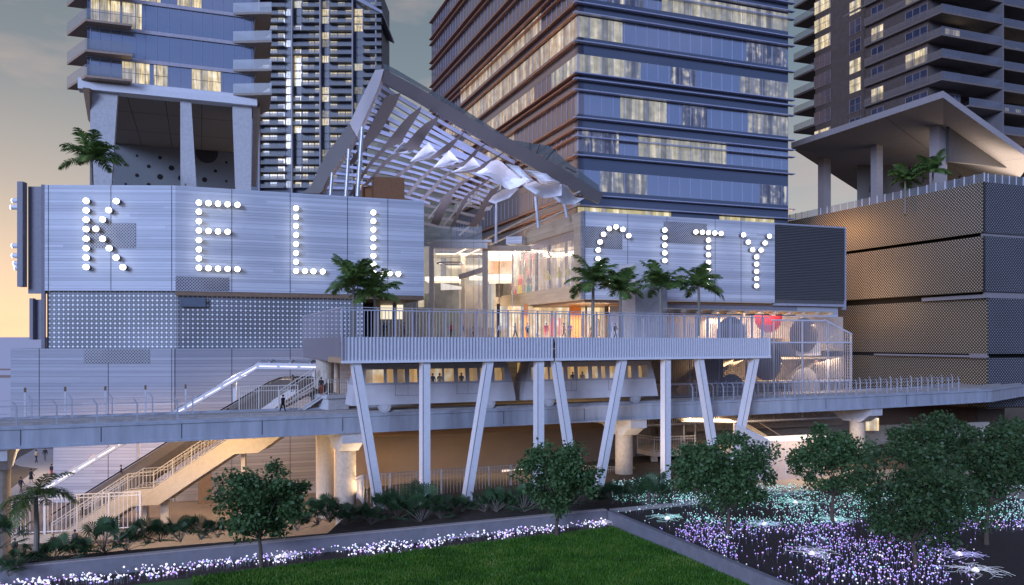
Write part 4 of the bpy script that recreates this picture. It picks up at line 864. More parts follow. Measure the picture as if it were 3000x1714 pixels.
for i, z in enumerate(zf):
    if i > 1: m = MB(); m.prism([QB, TNo, hit(2937, TNo, UR), hit(2937, TNo, UR) + UL * 6, TN + UL * 6 + UR, TN, Q1], z - .32, z); bo = m.build('balcony', slabm, rt)
    elif i == 1: m = MB(); m.prism([hit(2840, TNo, UR), hit(2937, TNo, UR), hit(2937, TNo, UR) + UL * 6, hit(2840, TNo, UR) + UL * 4], z - .32, z); bo = m.build('balcony', slabm, rt)
    if i > 1: m = MB(); m.wall(QB, TNo, z + .01, z + 1.15, .05); m.build('bronze_balustrade', bglass, bo)
    if i: m = MB(); m.wall(TNo + UR * .06 if i > 1 else hit(2840, TNo, UR), hit(2937, TNo, UR), z + .01, z + 1.25, .05); m.build('glass_balustrade', dglass, bo)
    e0 = hit(2940, TNo + UL * .6, UR); m = MB(); m.prism([e0, e0 + UR * 12, e0 + UR * 12 + UL * 5, e0 + UL * 5], z - .35, z - .02); bo = m.build('balcony', slabm, rt); m = MB(); m.wall(e0, e0 + UR * 12, z, z + 1.2, .05); m.build('glass_balustrade', dglass, bo)
    # left balconies
    zl = z + .1; i -= 1; q0 = hit(2434, Q1 + UR * 1.0, UL); q2 = hit(2376, Q1 + UR * 1.0, UL); tip = q2 + UL * 1 - UR * 5.5
    nightw = M('unlit_pane', (.05, .06, .10), .12, 0, var=.3, scale=.5, spec=1.0); litp = [(2386, 2433, (0, 6, 5, 7)), (2489, 2522, (3, 2, 6)), (2553, 2588, (4, 1, 7)), (2653, 2719 - 2, (5, 2, 7))]
    for (pa_, pb_, lits) in (litp if i >= 0 else []):
        base_p = Q1 + UR * 1.2 if pa_ < 2536 else TN; base_p = base_p - UR * .05
        a, b = hit(pa_, base_p, UL), hit(pb_, base_p, UL); lit = i in lits
        m = MB(); m.wall(a, b, z + .12, z + 2.75, .04); wd = m.build('window', cur_a if lit else nightw, rt)
        m = MB(); o_ = -UR * .05
        for f_ in ((0, .5, 1) if pb_ - pa_ < 40 else (0, .34, .67, 1)): q = lerp(a, b, f_) + o_; uu = (b - a).normalized(); m.wall(q - uu * .05, q + uu * .05, z + .1, z + 2.8, .04)
        for zz in (z + .1, z + 2.7, z + 1.45): m.wall(a + o_, b + o_, zz, zz + .07, .04)
        m.build('frame', M('frame_mauve', (.30, .22, .22), .5), wd)
    for k, (pa_, pb_, lits) in enumerate([] if i < 0 else [(2768, 2812, (3,)), (2830, 2850, (3,)), (2862, 2905, (3, 5)), (2944, 2955, (3, 0)), (2975, 2992, (3, 0))]):
        base_p = TN + UL * 2.5 if k else TN + UL * .0; base_p = base_p - UL * .08
        a, b = hit(pa_, base_p, UR), hit(pb_, base_p, UR); lit = i in lits
        m = MB(); m.wall(a, b, z + .1, z + 2.7, .04); wd = m.build('window', cur_a if lit else nightw, rt)
        m = MB(); 
        for f_ in (0, .34, .67, 1): q = lerp(a, b, f_) - UL * .05; m.wall(q - UR * .05, q + UR * .05, z + .1, z + 2.7, .04)
        m.wall(a - UL * .05, b - UL * .05, z + .08, z + .16, .04); m.wall(a - UL * .05, b - UL * .05, z + 2.64, z + 2.72, .04)
        m.build('frame', MATS['frame_mauve'], wd)
m = MB(); p = hit(2937, TNo, UR); m.wall(p, p + UR * .35, zb_, zt_, 7); m.build('party_wall', M('side_fin', (.16, .15, .16), .6), rt)
# far building on the left horizon, far hall behind the canopy
m = MB(); m.wall(G(-200, 150), G(126, 150), 0, ZO(988, 150), 20)
t_ = solo(m, 'parking_garage', M('pale_lilac', (.42, .40, .46), .7, var=.05), 'pale flat distant building at the left edge of the photo', 'building')
m = MB(); m.wall(G(-200, 149.9), G(125, 149.9), ZO(1084, 150), ZO(1080, 150), .05); m.wall(G(-200, 149.9), G(125, 149.9), ZO(1106, 150), ZO(1099, 150), .05); m.build('stripe', bronze, t_)
slat = planks('olive_cladding', (.10, .095, .06), (.26, .24, .15), ph=.9, line=.8, seg=2.0)
m = MB(); m.wall(G(1075, 190), G(1480, 190), 0, ZO(395, 190), 20)
solo(m, 'stone_building', slat, 'olive brown clad building seen through the canopy roof', 'building', loc=(0, 190, 0))
# ================================================================ ATRIUM BETWEEN THE TWO BLOCKS
at = thing('glass_atrium', 'tall glass entrance hall with warm lit floors between the two sign walls', 'building', tuple(P(1350, 990, 118)))
lw = curtain('lit_hall_wall', (.90, .76, .56), .75, .6, .25)
m = MB(); m.wall(G(1225, 150), G(1640, 150), 17.8, ZO(722, 150), .5); m.build('back_wall', lw, at)
def hb(px0, px1, y0, y1, d, name, mat, th=.4, d1=None, y0b=None, y1b=None, par=None):
    a, b = G(px0, d), G(px1, d1 or d); m = MB(); m.wall(a, b, ZO(y1, d), ZO(y0, d), th, z0b=ZO(y1b or y1, d1 or d), z1b=ZO(y0b or y0, d1 or d)); return m.build(name, mat, par or at)
pm = M('portal_white', (.50, .48, .46), .5)
hb(1257, 1271, 712, 1012, 118, 'portal_column', pm, .9); hb(1413, 1429, 728, 1010, 119, 'portal_column', concw, .9)
hb(1271.2, 1428, 709, 727, 118, 'portal_beam', pm, .9); hb(1250, 1440, 702, 708.8, 117.8, 'roof_edge', pm, 3)
hb(1429.2, 1555, 719, 733, 119, 'side_beam', concw, .6, 124, 720, 735)
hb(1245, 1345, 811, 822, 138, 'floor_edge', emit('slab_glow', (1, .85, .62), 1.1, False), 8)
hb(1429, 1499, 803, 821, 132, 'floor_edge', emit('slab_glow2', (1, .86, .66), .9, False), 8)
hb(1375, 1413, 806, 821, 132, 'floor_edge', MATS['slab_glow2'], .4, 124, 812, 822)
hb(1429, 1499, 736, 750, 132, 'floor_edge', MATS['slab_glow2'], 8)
hb(1343, 1412, 805, 818, 128, 'cross_beam', concw, .5, 124, 783, 797)
hb(1272, 1412, 722, 745, 140, 'ceiling_panel', M('ceiling_grey', (.30, .28, .26), .6), 6)
hb(1350, 1362, 745, 1000, 134, 'inner_column', concw, .8)
for px in (1402, 1461, 1500): hb(px, px + 2.4, 738, 900, 126, 'slim_mast', railm, .15)
for i, (a, b, y0, y1, c) in enumerate([(1272, 1345, 828, 905, (.18, .19, .19)), (1365, 1412, 835, 960, (.16, .14, .12)), (1430, 1500, 752, 802, (.28, .17, .10)), (1452, 1498, 822, 870, (.12, .10, .08)), (1272, 1350, 905, 990, (.13, .15, .11)), (1243, 1257, 860, 990, (.14, .16, .13)), (1365, 1450, 960, 1000, (.30, .26, .20))]):
    hb(a, b, y0, y1, 144 - i * 1.5, 'wall_panel', M('hall_panel%d' % i, c, .6, var=.3, scale=.8), .3)
hb(1294, 1352, 829, 850, 126, 'projected_sign', emit('sign_glow', (.8, .78, .72), .75, False), .2, 130, 840, 848)
m = MB(); c = P(1319, 772, 128); pts = [c + Vector((math.cos(q) * 2.0, math.sin(q) * 2.0, 0)) for q in [k * math.pi / 18 for k in range(37)]]; m.tube(pts, .14, 6)
solo(m, 'ring_chandelier', steel, 'round hanging ring lamp inside the glass hall', 'lamp', loc=tuple(c))
gm = glassy('hall_glass', (.60, .66, .68), .14)
for a, b in ((1243, 1300), (1301, 1356), (1357, 1412), (1430, 1448)): hb(a, b, 665 if a < 1413 else 740, 1005, 117, 'glass_pane', gm, .05)
for px in (1321, 1387): hb(px, px + .7, 670, 1005, 116.9, 'pane_joint', dark, .04)
# storefront level behind the footbridge
st = thing('storefront', 'warm lit shop front behind the railing of the footbridge', 'shop', tuple(P(1600, 990, 122)))
wall_glow = curtain('lit_shop', (1.0, .70, .40), .95, .4, 1.3)
hb(1449, 1785, 897, 992, 128, 'lit_wall', wall_glow, .3, 128, par=st)
for px, w_, c in ((1455, 10, 0), (1535, 12, 1), (1668, 34, 1), (1715, 5, 0), (1772, 14, 0), (1840, 18, 0)): hb(px, px + w_, 890, 992, 123, 'pillar', [M('shop_dark', (.05, .035, .03), .7), M('orange_panel', (.50, .20, .05), .5)][c], .4, par=st)
hb(1785, 1862, 897, 992, 118, 'plank_wall', facade, .3, par=st)
hb(1010, 1100, 880, 992, 110, 'dark_shop_wall', M('shop_dark', (.05, .035, .03), .7), .4, par=at)
hb(1110, 1250, 900, 992, 124, 'lit_lobby', M('lobby_blind', (.40, .42, .38), .5), .4, par=at); hb(1115, 1180, 893, 935, 118, 'lit_panel', emit('panel_glow', (1, .86, .58), .9, False), .3, par=at)
for px in (1150, 1208): hb(px, px + 11, 885, 992, 114, 'white_column', pm, .6, par=at)
rs = random.Random(9)
for i in range(16):
    px = rs.uniform(1590, 1775); hb(px, px + rs.uniform(2, 7), rs.uniform(925, 950), 985, 124, 'garment', M('garment%d' % (i % 5), [(.5, .06, .05), (.6, .5, .35), (.08, .08, .1), (.55, .3, .12), (.5, .45, .45)][i % 5], .8), .3, par=st)
# frontage lower right of the sign (terrace right)
m = MB(); hb(1960, 2335, 925, 990, 118, 'terrace_wall', facade, .3, par=rm)
# ================================================================ SCULPTURAL CANOPY ROOF
cr = thing('canopy_roof', 'huge tilted steel and glass canopy with twisted ribbons between the blocks', 'canopy', tuple(P(930, 560, 106)))
bsteel = M('beam_champagne', (.30, .27, .25), .38, .4, var=.03, scale=.3); blit = M('beam_lit', (.62, .58, .60), .4, .1, var=.02, scale=.3)
q1 = lambda x, y: (870 + x / 2.912, 170 + y / 2.912)
q2_ = lambda x, y: (1300 + x / 2.912, 250 + y / 2.912)
def dl(px, py):      # depth of the roof surface at an image point: the ridge end leans towards the street
    return 112 + (px - 1122) * .012 + (py - 230) * .012
def strip(name, pairs, mat, dep, th=.25, parent=cr, lift=0.0):
    """loft through pairs of image points, each at depth dep(px,py)"""
    m = MB(); A = [P(a[0], a[1], dep(*a) + lift) for a, b in pairs]; B = [P(b[0], b[1], dep(*b) + lift) for a, b in pairs]; o = Vector((0, th, 0))
    for i in range(len(A) - 1):
        m.face([A[i], B[i], B[i + 1], A[i + 1]], smooth=True); m.face([A[i] + o, A[i + 1] + o, B[i + 1] + o, B[i] + o], smooth=True)
        m.face([A[i], A[i + 1], A[i + 1] + o, A[i] + o]); m.face([B[i], B[i] + o, B[i + 1] + o, B[i + 1]])
    m.face([A[0], A[0] + o, B[0] + o, B[0]]); m.face([A[-1], B[-1], B[-1] + o, A[-1] + o])
    return m.build(name, mat, parent)
strip('left_beam_upper', [(q1(668, 100), q1(743, 93)), (q1(600, 240), q1(700, 240)), (q1(520, 400), q1(625, 410)), (q1(449, 560), q1(508, 668))], blit, dl, 1.6)  # upper part of the beam paler, the light on it is in the colour
strip('left_beam_lower', [(q1(443, 564), q1(504, 672)), (q1(350, 690), q1(430, 790)), (q1(262, 800), q1(352, 900)), (q1(190, 930), q1(272, 1010)), (q1(120, 1090), q1(210, 1140)), (q1(45, 1150), q1(190, 1156))], bsteel, lambda x, y: dl(x, y) - (y - 400) * .04, 1.6)
rb1 = [(q1(745, 95), q1(728, 205)), (q1(1000, 230), q1(960, 330)), (q1(1260, 380), q1(1210, 478)), (q1(1456, 500), q1(1430, 610)), (q2_(450, 400), q2_(400, 505)), (q2_(700, 530), q2_(660, 645)), (q2_(900, 640), q2_(860, 760)), (q2_(1100, 765), q2_(1060, 870)), (q2_(1240, 850), q2_(1190, 950)), (q2_(1365, 925), q2_(1325, 1005))]
strip('ridge_beam', rb1, M('ridge_grey', (.15, .13, .13), .4, .2, var=.03, scale=.3), dl, .9)
strip('roof_glass', [(q1(735, 42), q1(745, 93)), (q1(850, 100), q1(900, 170)), (q1(1140, 270), q1(1200, 340)), (q1(1380, 410), q1(1440, 490)), (q2_(580, 465), q2_(520, 440)), (q2_(700, 485), q2_(700, 528)), (q2_(900, 515), q2_(900, 638)), (q2_(1050, 650), q2_(1060, 740)), (q2_(1250, 800), q2_(1240, 848)), (q2_(1320, 850), q2_(1330, 900))], glassy('roof_glass', (.16, .19, .20), .62), lambda x, y: dl(x, y) + 1.5, .1)
for a, b in (((945, 545), (870, 640)), ((820, 505), (790, 590)), ((1130, 745), (1040, 700)), ((735, 490), (740, 560))): m = MB(); m.tube([P(*q2_(*a), 113.5), P(*q2_(*b), 113.3)], .10, 6); m.build('glass_rib', dark, cr)
# louvre fins of the roof
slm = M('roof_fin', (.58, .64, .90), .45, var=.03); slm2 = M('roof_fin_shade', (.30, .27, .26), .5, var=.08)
Lp = [(1112, 250), (1104, 268), (1094, 292), (1083, 318), (1073, 343), (1062, 370), (1052, 396), (1036, 418), (1020, 440), (1004, 462), (990, 484), (974, 506), (960, 528), (945, 550)]
Rp = [(1508, 476), (1470, 487), (1500, 506), (1478, 508), (1460, 500), (1440, 515), (1462, 538), (1450, 552), (1440, 566), (1432, 578), (1420, 588), (1408, 596), (1290, 590), (1260, 596)]
for i, (a, b) in enumerate(zip(Lp, Rp)):
    pr_ = []
    for k in range(7):
        t = k / 6; x = lerp(a[0], b[0], t); bow = math.sin(t * math.pi) * (4 if i < 5 else -10 if i < 9 else -14); y_ = lerp(a[1], b[1], t) + bow; hw = (11.5 if i < 6 else 7.5)
        pr_.append(((x, y_ - hw * .5), (x, y_ + hw * .5)))
    strip('roof_fin', pr_, slm, lambda x, y: dl(x, y) + 3 + (y - 300) * .02, .08)
    off = 9 if i < 6 else 6.5
    strip('fin_rail', [((p[0][0], p[1][1] + 1), (p[0][0], p[1][1] + 2.4 + (i < 6))) for p in pr_], bronze, lambda x, y: dl(x, y) + 3.4 + (y - 300) * .02, .25)
for i, (a, b, c) in enumerate([((1240, 575), (1330, 590), (1415, 612)), ((1242, 600), (1330, 618), (1420, 640)), ((1242, 628), (1325, 645), (1405, 662)), ((1242, 655), (1320, 668), (1395, 680)), ((1185, 545), (1240, 552), (1400, 585))]):
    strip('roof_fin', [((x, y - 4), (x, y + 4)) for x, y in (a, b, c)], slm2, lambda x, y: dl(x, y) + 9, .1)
for a, b in (((1300, 660), (1350, 600)), ((1330, 640), (1400, 560)), ((1255, 640), (1300, 585)), ((1345, 690), (1390, 650))): m = MB(); m.tube([P(*a, 124), P(*b, 124)], .14, 6); m.build('brace', concw, cr)
# twisted ribbons
rbm = M('ribbon_brown', (.12, .09, .08), .55, var=.08)
e = lambda x, y, f=q1: (f(x, y), (f(x, y)[0] + .3, f(x, y)[1] + .3))
rib = [
 [e(887, 297), (q1(755, 330), q1(872, 325)), (q1(720, 400), q1(845, 395)), (q1(680, 470), q1(790, 490)), (q1(610, 610), q1(700, 650)), (q1(540, 760), q1(590, 770)), (q1(450, 880), q1(500, 885)), e(425, 930)],
 [e(1062, 412), (q1(960, 485), q1(1045, 470)), (q1(890, 560), q1(960, 600)), (q1(820, 650), q1(890, 720)), (q1(740, 750), q1(765, 775)), (q1(610, 900), q1(642, 905)), (q1(550, 990), q1(575, 995)), (q1(440, 1175), q1(470, 1175))],
 [e(1215, 492), (q1(1100, 555), q1(1180, 560)), (q1(1020, 625), q1(1110, 650)), (q1(940, 720), q1(1040, 765)), (q1(850, 805), q1(880, 822)), (q1(740, 880), q1(775, 890)), (q1(650, 990), q1(685, 990)), (q1(570, 1080), q1(600, 1085))],
 [e(1440, 622), (q1(1345, 690), q1(1365, 705)), (q1(1240, 765), q1(1300, 790)), (q1(1130, 845), q1(1180, 855)), (q1(1000, 880), q1(1020, 885)), (q1(930, 935), q1(965, 945)), (q1(840, 1005), q1(870, 1015))],
 [e(377, 483, q2_), (q2_(270, 550), q2_(285, 572)), (q2_(180, 645), q2_(235, 655)), (q2_(60, 690), q2_(140, 695)), (q1(1320, 925), q1(1330, 935)), (q1(1160, 925), q1(1170, 945)), (q1(1040, 1030), q1(1070, 1040)), (q1(925, 1170), q1(960, 1180))],
 [e(525, 562, q2_), (q2_(400, 630), q2_(430, 640)), (q2_(300, 690), q2_(360, 712)), (q2_(170, 735), q2_(240, 740)), (q2_(60, 745), q2_(70, 755)), (q1(1300, 960), q1(1320, 970)), (q1(1190, 1060), q1(1225, 1065)), (q1(1050, 1205), q1(1085, 1215))],
 [e(240, 780, q2_), (q2_(150, 820), q2_(170, 840)), (q2_(40, 905), q2_(75, 930)), (q2_(-40, 990), q2_(10, 1020)), (q1(1270, 1160), q1(1330, 1190)), (q1(1200, 1280), q1(1265, 1310)), (q1(1140, 1410), q1(1210, 1430))],
 [e(480, 855, q2_), (q2_(400, 895), q2_(440, 925)), (q2_(340, 980), q2_(400, 1000)), (q2_(290, 1080), q2_(350, 1110)), (q2_(210, 1200), q2_(270, 1210))],
 [e(420, 770, q2_), (q2_(300, 850), q2_(320, 860)), (q2_(180, 950), q2_(210, 960)), (q2_(120, 1060), q2_(150, 1070)), (q2_(30, 1270), q2_(50, 1275))],
 [e(865, 757, q2_), (q2_(780, 800), q2_(800, 812)), (q2_(700, 845), q2_(725, 855)), (q2_(640, 870), q2_(650, 880)), (q2_(560, 890), q2_(565, 897))]]
for r_ in rib: strip('twisted_ribbon', r_, rbm, lambda x, y: dl(x, y) - 1.5 + (y - 300) * .012, .12)
# white cloth-like sails
sailm = M('sail_white', (.74, .73, .76), .5, var=.03)
def sail(pts, f, bulge, dd=-2.0):
    from mathutils.geometry import tessellate_polygon
    I = [f(*p) for p in pts]; cx_ = sum(p[0] for p in I) / len(I); cy_ = sum(p[1] for p in I) / len(I); m = MB(); n = len(I); rings = 4
    mxr = max(math.hypot(p[0] - cx_, p[1] - cy_) for p in I)
    def pt(k, s):
        x, y = lerp(cx_, I[k][0], s), lerp(cy_, I[k][1], s); w_ = math.sin((x - cx_) / mxr * 3.0 + (y - cy_) / mxr * 1.4)
        return P(x, y, dl(x, y) + dd + bulge * w_ + .8 * bulge * (1 - s * s))
    for k in range(n):
        j = (k + 1) % n
        for r0 in range(rings):
            a, b = r0 / rings, (r0 + 1) / rings
            if r0 == 0: m.face([pt(k, 0), pt(k, b), pt(j, b)], smooth=True)
            else: m.face([pt(k, a), pt(k, b), pt(j, b), pt(j, a)], smooth=True)
    off = Vector((0, .08, 0)); nf = len(m.f)
    for fi in range(nf): m.face([Vector(m.v[i]) + off for i in reversed(m.f[fi])], smooth=True)
    m.build('sail', sailm, cr)
sail([(400, 650), (445, 635), (490, 650), (560, 710), (640, 780), (715, 815), (640, 865), (560, 888), (520, 875), (450, 820), (380, 770), (290, 760), (270, 750), (350, 700)], q2_, 1.1)
sail([(530, 668), (640, 690), (720, 770), (775, 815), (720, 850), (665, 850), (715, 815), (630, 775)], q2_, -1.2, -.5)
sail([(665, 852), (780, 815), (830, 845), (920, 855), (1005, 830), (1008, 940), (930, 955), (850, 962), (780, 930)], q2_, 1.5, -1.2)
sail([(685, 720), (860, 740), (920, 790), (1000, 832), (900, 850), (830, 840), (790, 800)], q2_, -1.4, 0)
sail([(1010, 838), (1060, 860), (1085, 920), (1140, 975), (1200, 963), (1120, 1015), (1040, 1018), (980, 1000), (932, 950), (1005, 940)], q2_, 1.5, -1.6)
sail([(600, 870), (640, 880), (560, 960), (430, 1010), (380, 990), (420, 940), (500, 890)], q2_, 1.0, -.5)
sail([(345, 1075), (360, 1040), (420, 1020), (395, 1065)], q2_, .5, -.5)
sail([(1125, 722), (1195, 800), (1130, 850), (1040, 875), (965, 885), (1040, 800)], q1, 1.0)
sail([(1300, 785), (1385, 880), (1300, 915), (1240, 930), (1165, 932), (1220, 870)], q1, 1.0)
sail([(250, 610), (315, 690), (250, 715), (180, 730), (70, 740), (170, 690)], q2_, 1.0)
sail([(920, 700), (940, 720), (880, 770), (800, 830), (850, 770)], q1, .6)
sail([(990, 800), (1010, 770), (860, 810), (950, 815)], q1, .4, 0)
for (x0, y0), (x1, y1), d, r_ in (((1061, 372), (1047, 576), 104, .30), ((1022, 437), (1013, 576), 103, .26), ((973, 507), (968, 572), 102, .22), ((1569, 576), (1577, 668), 114, .26), ((1654, 599), (1661, 638), 112, .24), ((1454, 593), (1453, 712), 122, .22)):
    m = MB(); m.tube([P(x1, y1, d), P(x0, y0, d)], [r_, r_ * .85], 14); m.build('mast', MATS['galvanised_steel'], cr)
# walnut cabin on the left roof
m = MB(); c0, c1 = G(1096, 106), G(1185, 107); zz0, zz1 = TOPZ, ZO(517, 106)
m.wall(c0, c1, zz0, zz1, 3.5); t_ = solo(m, 'roof_cabin', wood, 'small walnut clad cabin on the roof of the left mall', 'cabin')
m = MB(); lf0 = c0 + Vector((-2.6, 5)); m.wall(lf0, lf0 + (c0 - lf0) * .08, zz0, zz1 - .5, .2); m.slab3([V3(lf0, zz1 - .5), V3(c0 - Vector((.02, 0)), zz1 - .2), V3(c0 - Vector((.02, 0)), zz1), V3(lf0, zz1 - .3)], (0, .1, 0)); m.wall(lf0 + Vector((0, .3)), c0 + Vector((-.02, 3.3)), zz0, zz1 - .4, .2); m.build('open_porch', wood, t_)
# bits on the roof of the right mall
m = MB(); m.wall(G(1482, 128), G(1529, 127), ZO(716, 128), ZO(694, 128), 3); solo(m, 'roof_plant_box', facade, 'small pale planked box on the roof edge beside the long shop window', 'roof box')
t_ = thing('sky_bridge', 'pair of slim rails rising behind the right shop window roof', 'railing', tuple(P(1550, 620, 124)))
for (a, b) in (((1330, 748), (1700, 560)), ((1360, 752), (1700, 596))): m = MB(); m.tube([P(*a, 134), P(*b, 122)], .13, 6); m.build('rail', concw, t_)
# ================================================================ LEFT STAIRS AND ESCALATOR
stm = M('stair_plaster', (.50, .44, .37), .7, var=.08, bump=.15)
SD = lambda px: lerp(76.0, 80.0, (px - 160) / 700.0)
sq = lambda x, y: P(x, y, SD(x))
st_ = thing('staircase', 'long beige open air staircase passing under the viaduct on the left', 'staircase', tuple(sq(170, 1570)))
topl = [(150, 1582), (373, 1437), (449, 1431), (560, 1357), (668, 1287), (800, 1205), (960, 1120)]
botl = [(305, 1577), (465, 1480), (500, 1462), (560, 1416), (687, 1330), (756, 1327), (800, 1296), (880, 1250), (1000, 1160)]
top_ = [sq(*p) for p in topl]; 
poly = [sq(*p) for p in [(150, 1582), (373, 1437), (449, 1431), (560, 1357), (668, 1287), (800, 1205), (848, 1205), (822, 1279), (800, 1296), (756, 1327), (687, 1330), (560, 1414), (465, 1479), (416, 1482), (385, 1484), (299, 1541), (255, 1572), (235, 1582)]]
m = MB(); m.slab3(poly, (.05, .35, 0)); m.build('stringer', stm, st_)
m = MB(); m.slab3([p + Vector((0, 3.2, -.0)) for p in poly], (.05, .3, 0)); m.build('stringer', stm, st_)
m = MB()
for (a, b) in zip(topl[:-1], topl[1:]):
    A, B = sq(*a), sq(*b); n = max(1, int(abs(B.z - A.z) / .17)) if abs(B.z - A.z) > .5 else 1
    for k in range(n):
        p, q = lerp(A, B, k / n), lerp(A, B, (k + 1) / n); p = p.copy(); q = q.copy(); z = q.z - .15; m.face([V3(p.xy, z) + Vector((0, .36, 0)), V3(q.xy, z) + Vector((0, .36, 0)), V3(q.xy, z) + Vector((0, 3.18, 0)), V3(p.xy, z) + Vector((0, 3.18, 0))]); m.face([V3(p.xy, z - .18) + Vector((0, .36, 0)), V3(p.xy, z) + Vector((0, .36, 0)), V3(p.xy, z) + Vector((0, 3.18, 0)), V3(p.xy, z - .18) + Vector((0, 3.18, 0))])
m.build('steps', M('step_stone', (.34, .29, .25), .8), st_)
def railing(par, pts, h, mat=railm, pitch=.42, post=1.7, r=.035, mid=True, off=Vector((0, 0, 0))):
    pts = [Vector(p) + off for p in pts]
    m = MB(); m.tube([p + Vector((0, 0, h)) for p in pts], r * 1.5, 6); m.tube([p + Vector((0, 0, .12)) for p in pts], r, 6)
    if mid: m.tube([p + Vector((0, 0, h * .82)) for p in pts], r * 1.1, 6)
    for a, b in zip(pts[:-1], pts[1:]):
        ln = (b.xy - a.xy).length or .01; n = max(1, int(ln / pitch))
        for k in range(n): p = lerp(a, b, k / n); m.beam(p + Vector((0, 0, .1)), p + Vector((0, 0, h)), r * .9)
        n = max(1, int(ln / post))
        for k in range(n + (b is pts[-1])): p = lerp(a, b, k / n); m.beam(p, p + Vector((0, 0, h)), r * 2.4)
    return m.build('railing', mat, par)
rw_ = M('rail_warm_white', (.56, .52, .48), .45, var=.04)
railing(st_, [sq(*p) for p in topl[:5]], 1.55, rw_, .30, off=Vector((0, .1, 0)))
railing(st_, [sq(*p) for p in topl[:5]], 1.55, rw_, .30, off=Vector((0, 3.3, 0)))
railing(st_, [sq(860, 1214), sq(957, 1152)], 1.9, rw_, .25, off=Vector((0, -.2, 0))); railing(st_, [sq(800, 1205), sq(905, 1138)], 1.9, rw_, .25, off=Vector((0, 2.2, 0))); railing(st_, [sq(698, 1211), sq(870, 1205)], 2.55, rw_, .22, off=Vector((0, .3, 0)))
m = MB(); m.slab3([sq(868, 1211), sq(957, 1148), sq(957, 1158), sq(876, 1213)], (0, .3, 0)); m.slab3([sq(868, 1207) + Vector((0, .3, 0)), sq(957, 1145) + Vector((0, .3, 0)), sq(957, 1145) + Vector((0, 3, 0)), sq(868, 1207) + Vector((0, 3, 0))], (0, 0, -.15)); m.build('upper_flight', offwhite, st_)
m = MB(); m.wall(G(957, 79.5), G(1022, 81), ZO(1168, 80), ZO(1156, 80), 4); m.wall(G(962, 79.8), G(1022, 81.2), ZO(1205, 80), ZO(1168, 80) - .01, 3.8); m.build('landing', offwhite, st_)
railing(st_, [P(962, 1157, 79.6), P(1019, 1157, 81)], 1.5, rw_, .25)
for px, y0, y1, w_ in ((712, 1330, 1480, 12), (482, 1466, 1546, 24), (424, 1478, 1562, 11)): d = SD(px) + 1.2; m = MB(); m.wall(G(px - w_ / 2, d), G(px + w_ / 2, d), 0, ZO(y0, d), .5); m.build('support_post', stm, st_)
es_ = thing('escalator', 'dark escalator with black handrails rising behind the beige stairs', 'escalator', tuple(P(240, 1560, 82)))
ED = lambda px: lerp(81.0, 85.0, (px - 200) / 600.0)
eq = lambda x, y: P(x, y, ED(x))
m = MB(); m.slab3([eq(170, 1500), eq(490, 1298), eq(690, 1180), eq(815, 1112), eq(905, 1112), eq(905, 1140), eq(850, 1142), eq(560, 1330), eq(330, 1480), eq(200, 1570), eq(130, 1570)], (.05, .25, 0)); m.build('side_panel', M('escalator_side', (.16, .13, .11), .4, .3, var=.08), es_)
m = MB(); m.slab3([p + Vector((0, 1.5, 0)) for p in [eq(170, 1500), eq(490, 1298), eq(690, 1180), eq(815, 1112), eq(905, 1112), eq(905, 1140), eq(560, 1330), eq(200, 1570)]], (.05, .25, 0)); m.build('side_panel', MATS['escalator_side'], es_)
for o_ in (0, 1.6): m = MB(); m.tube([eq(x, y) + Vector((0, o_, .12)) for x, y in ((150, 1512), (490, 1298), (690, 1180), (790, 1122), (820, 1110), (905, 1110))], .07, 8); m.build('handrail', black, es_)
m = MB(); m.slab3([eq(645, 1232), eq(815, 1143), eq(880, 1143), eq(770, 1220)], (0, .05, 0)); m.build('lit_side', M('white_board', (.70, .68, .68), .6), es_)
# sloping canopy with strip lights over the escalator
cn_ = thing('escalator_canopy', 'sloping glass strip canopy with a line of lights over the escalator', 'canopy', tuple(P(106, 1439, 84)))
CD = lambda px: lerp(80, 87, (px - 106) / 830)
cq = lambda x, y: P(x, y, CD(x))
cpl = [(106, 1437), (341, 1297), (490, 1215), (755, 1063), (935, 1066)]
m = MB(); A = [cq(*p) for p in cpl]
for a, b in zip(A[:-1], A[1:]): m.slab3([a, b, b - Vector((0, 0, .62)), a - Vector((0, 0, .62))], (0, .35, 0)); m.slab3([a + Vector((0, 1.7, .35)), b + Vector((0, 1.7, .35)), b + Vector((0, 1.7, .1)), a + Vector((0, 1.7, .1))], (0, .1, 0))
m.build('beam', white, cn_)
m = MB()
for a, b in zip(A[:-1], A[1:]): m.slab3([a + Vector((0, .35, .05)), b + Vector((0, .35, .05)), b + Vector((0, 1.7, .3)), a + Vector((0, 1.7, .3))], (0, 0, .04))
m.build('glass_top', balus, cn_)
strip_em = emit('strip_light', (1, .86, .70), .95)
for a, b in zip(A[:-1], A[1:]):
    n = max(2, int((b - a).length / 1.9))
    for k in range(n):
        p, q = lerp(a, b, (k + .08) / n), lerp(a, b, (k + .92) / n); o_ = Vector((0, -.03, -.30)); m = MB(); m.slab3([p + o_, q + o_, q + o_ - Vector((0, 0, .11)), p + o_ - Vector((0, 0, .09))], (0, .02, 0)); m.build('strip_light', strip_em, cn_)
        m = MB(); p = lerp(a, b, (k + .5) / n); m.beam(p + Vector((0, .35, .0)), p + Vector((0, 1.7, .25)), .22); m.build('bracket', steel, cn_)
for px, y0, y1, w_ in ((403, 1262, 1500, 7), (687, 1105, 1320, 9), (919, 1068, 1165, 8)): 
    d = CD(px) + .6; m = MB(); m.wall(G(px - w_ / 2, d), G(px + w_ / 2, d), ZO(y1, d), ZO(y0, d), .28); m.build('post', railm, cn_)
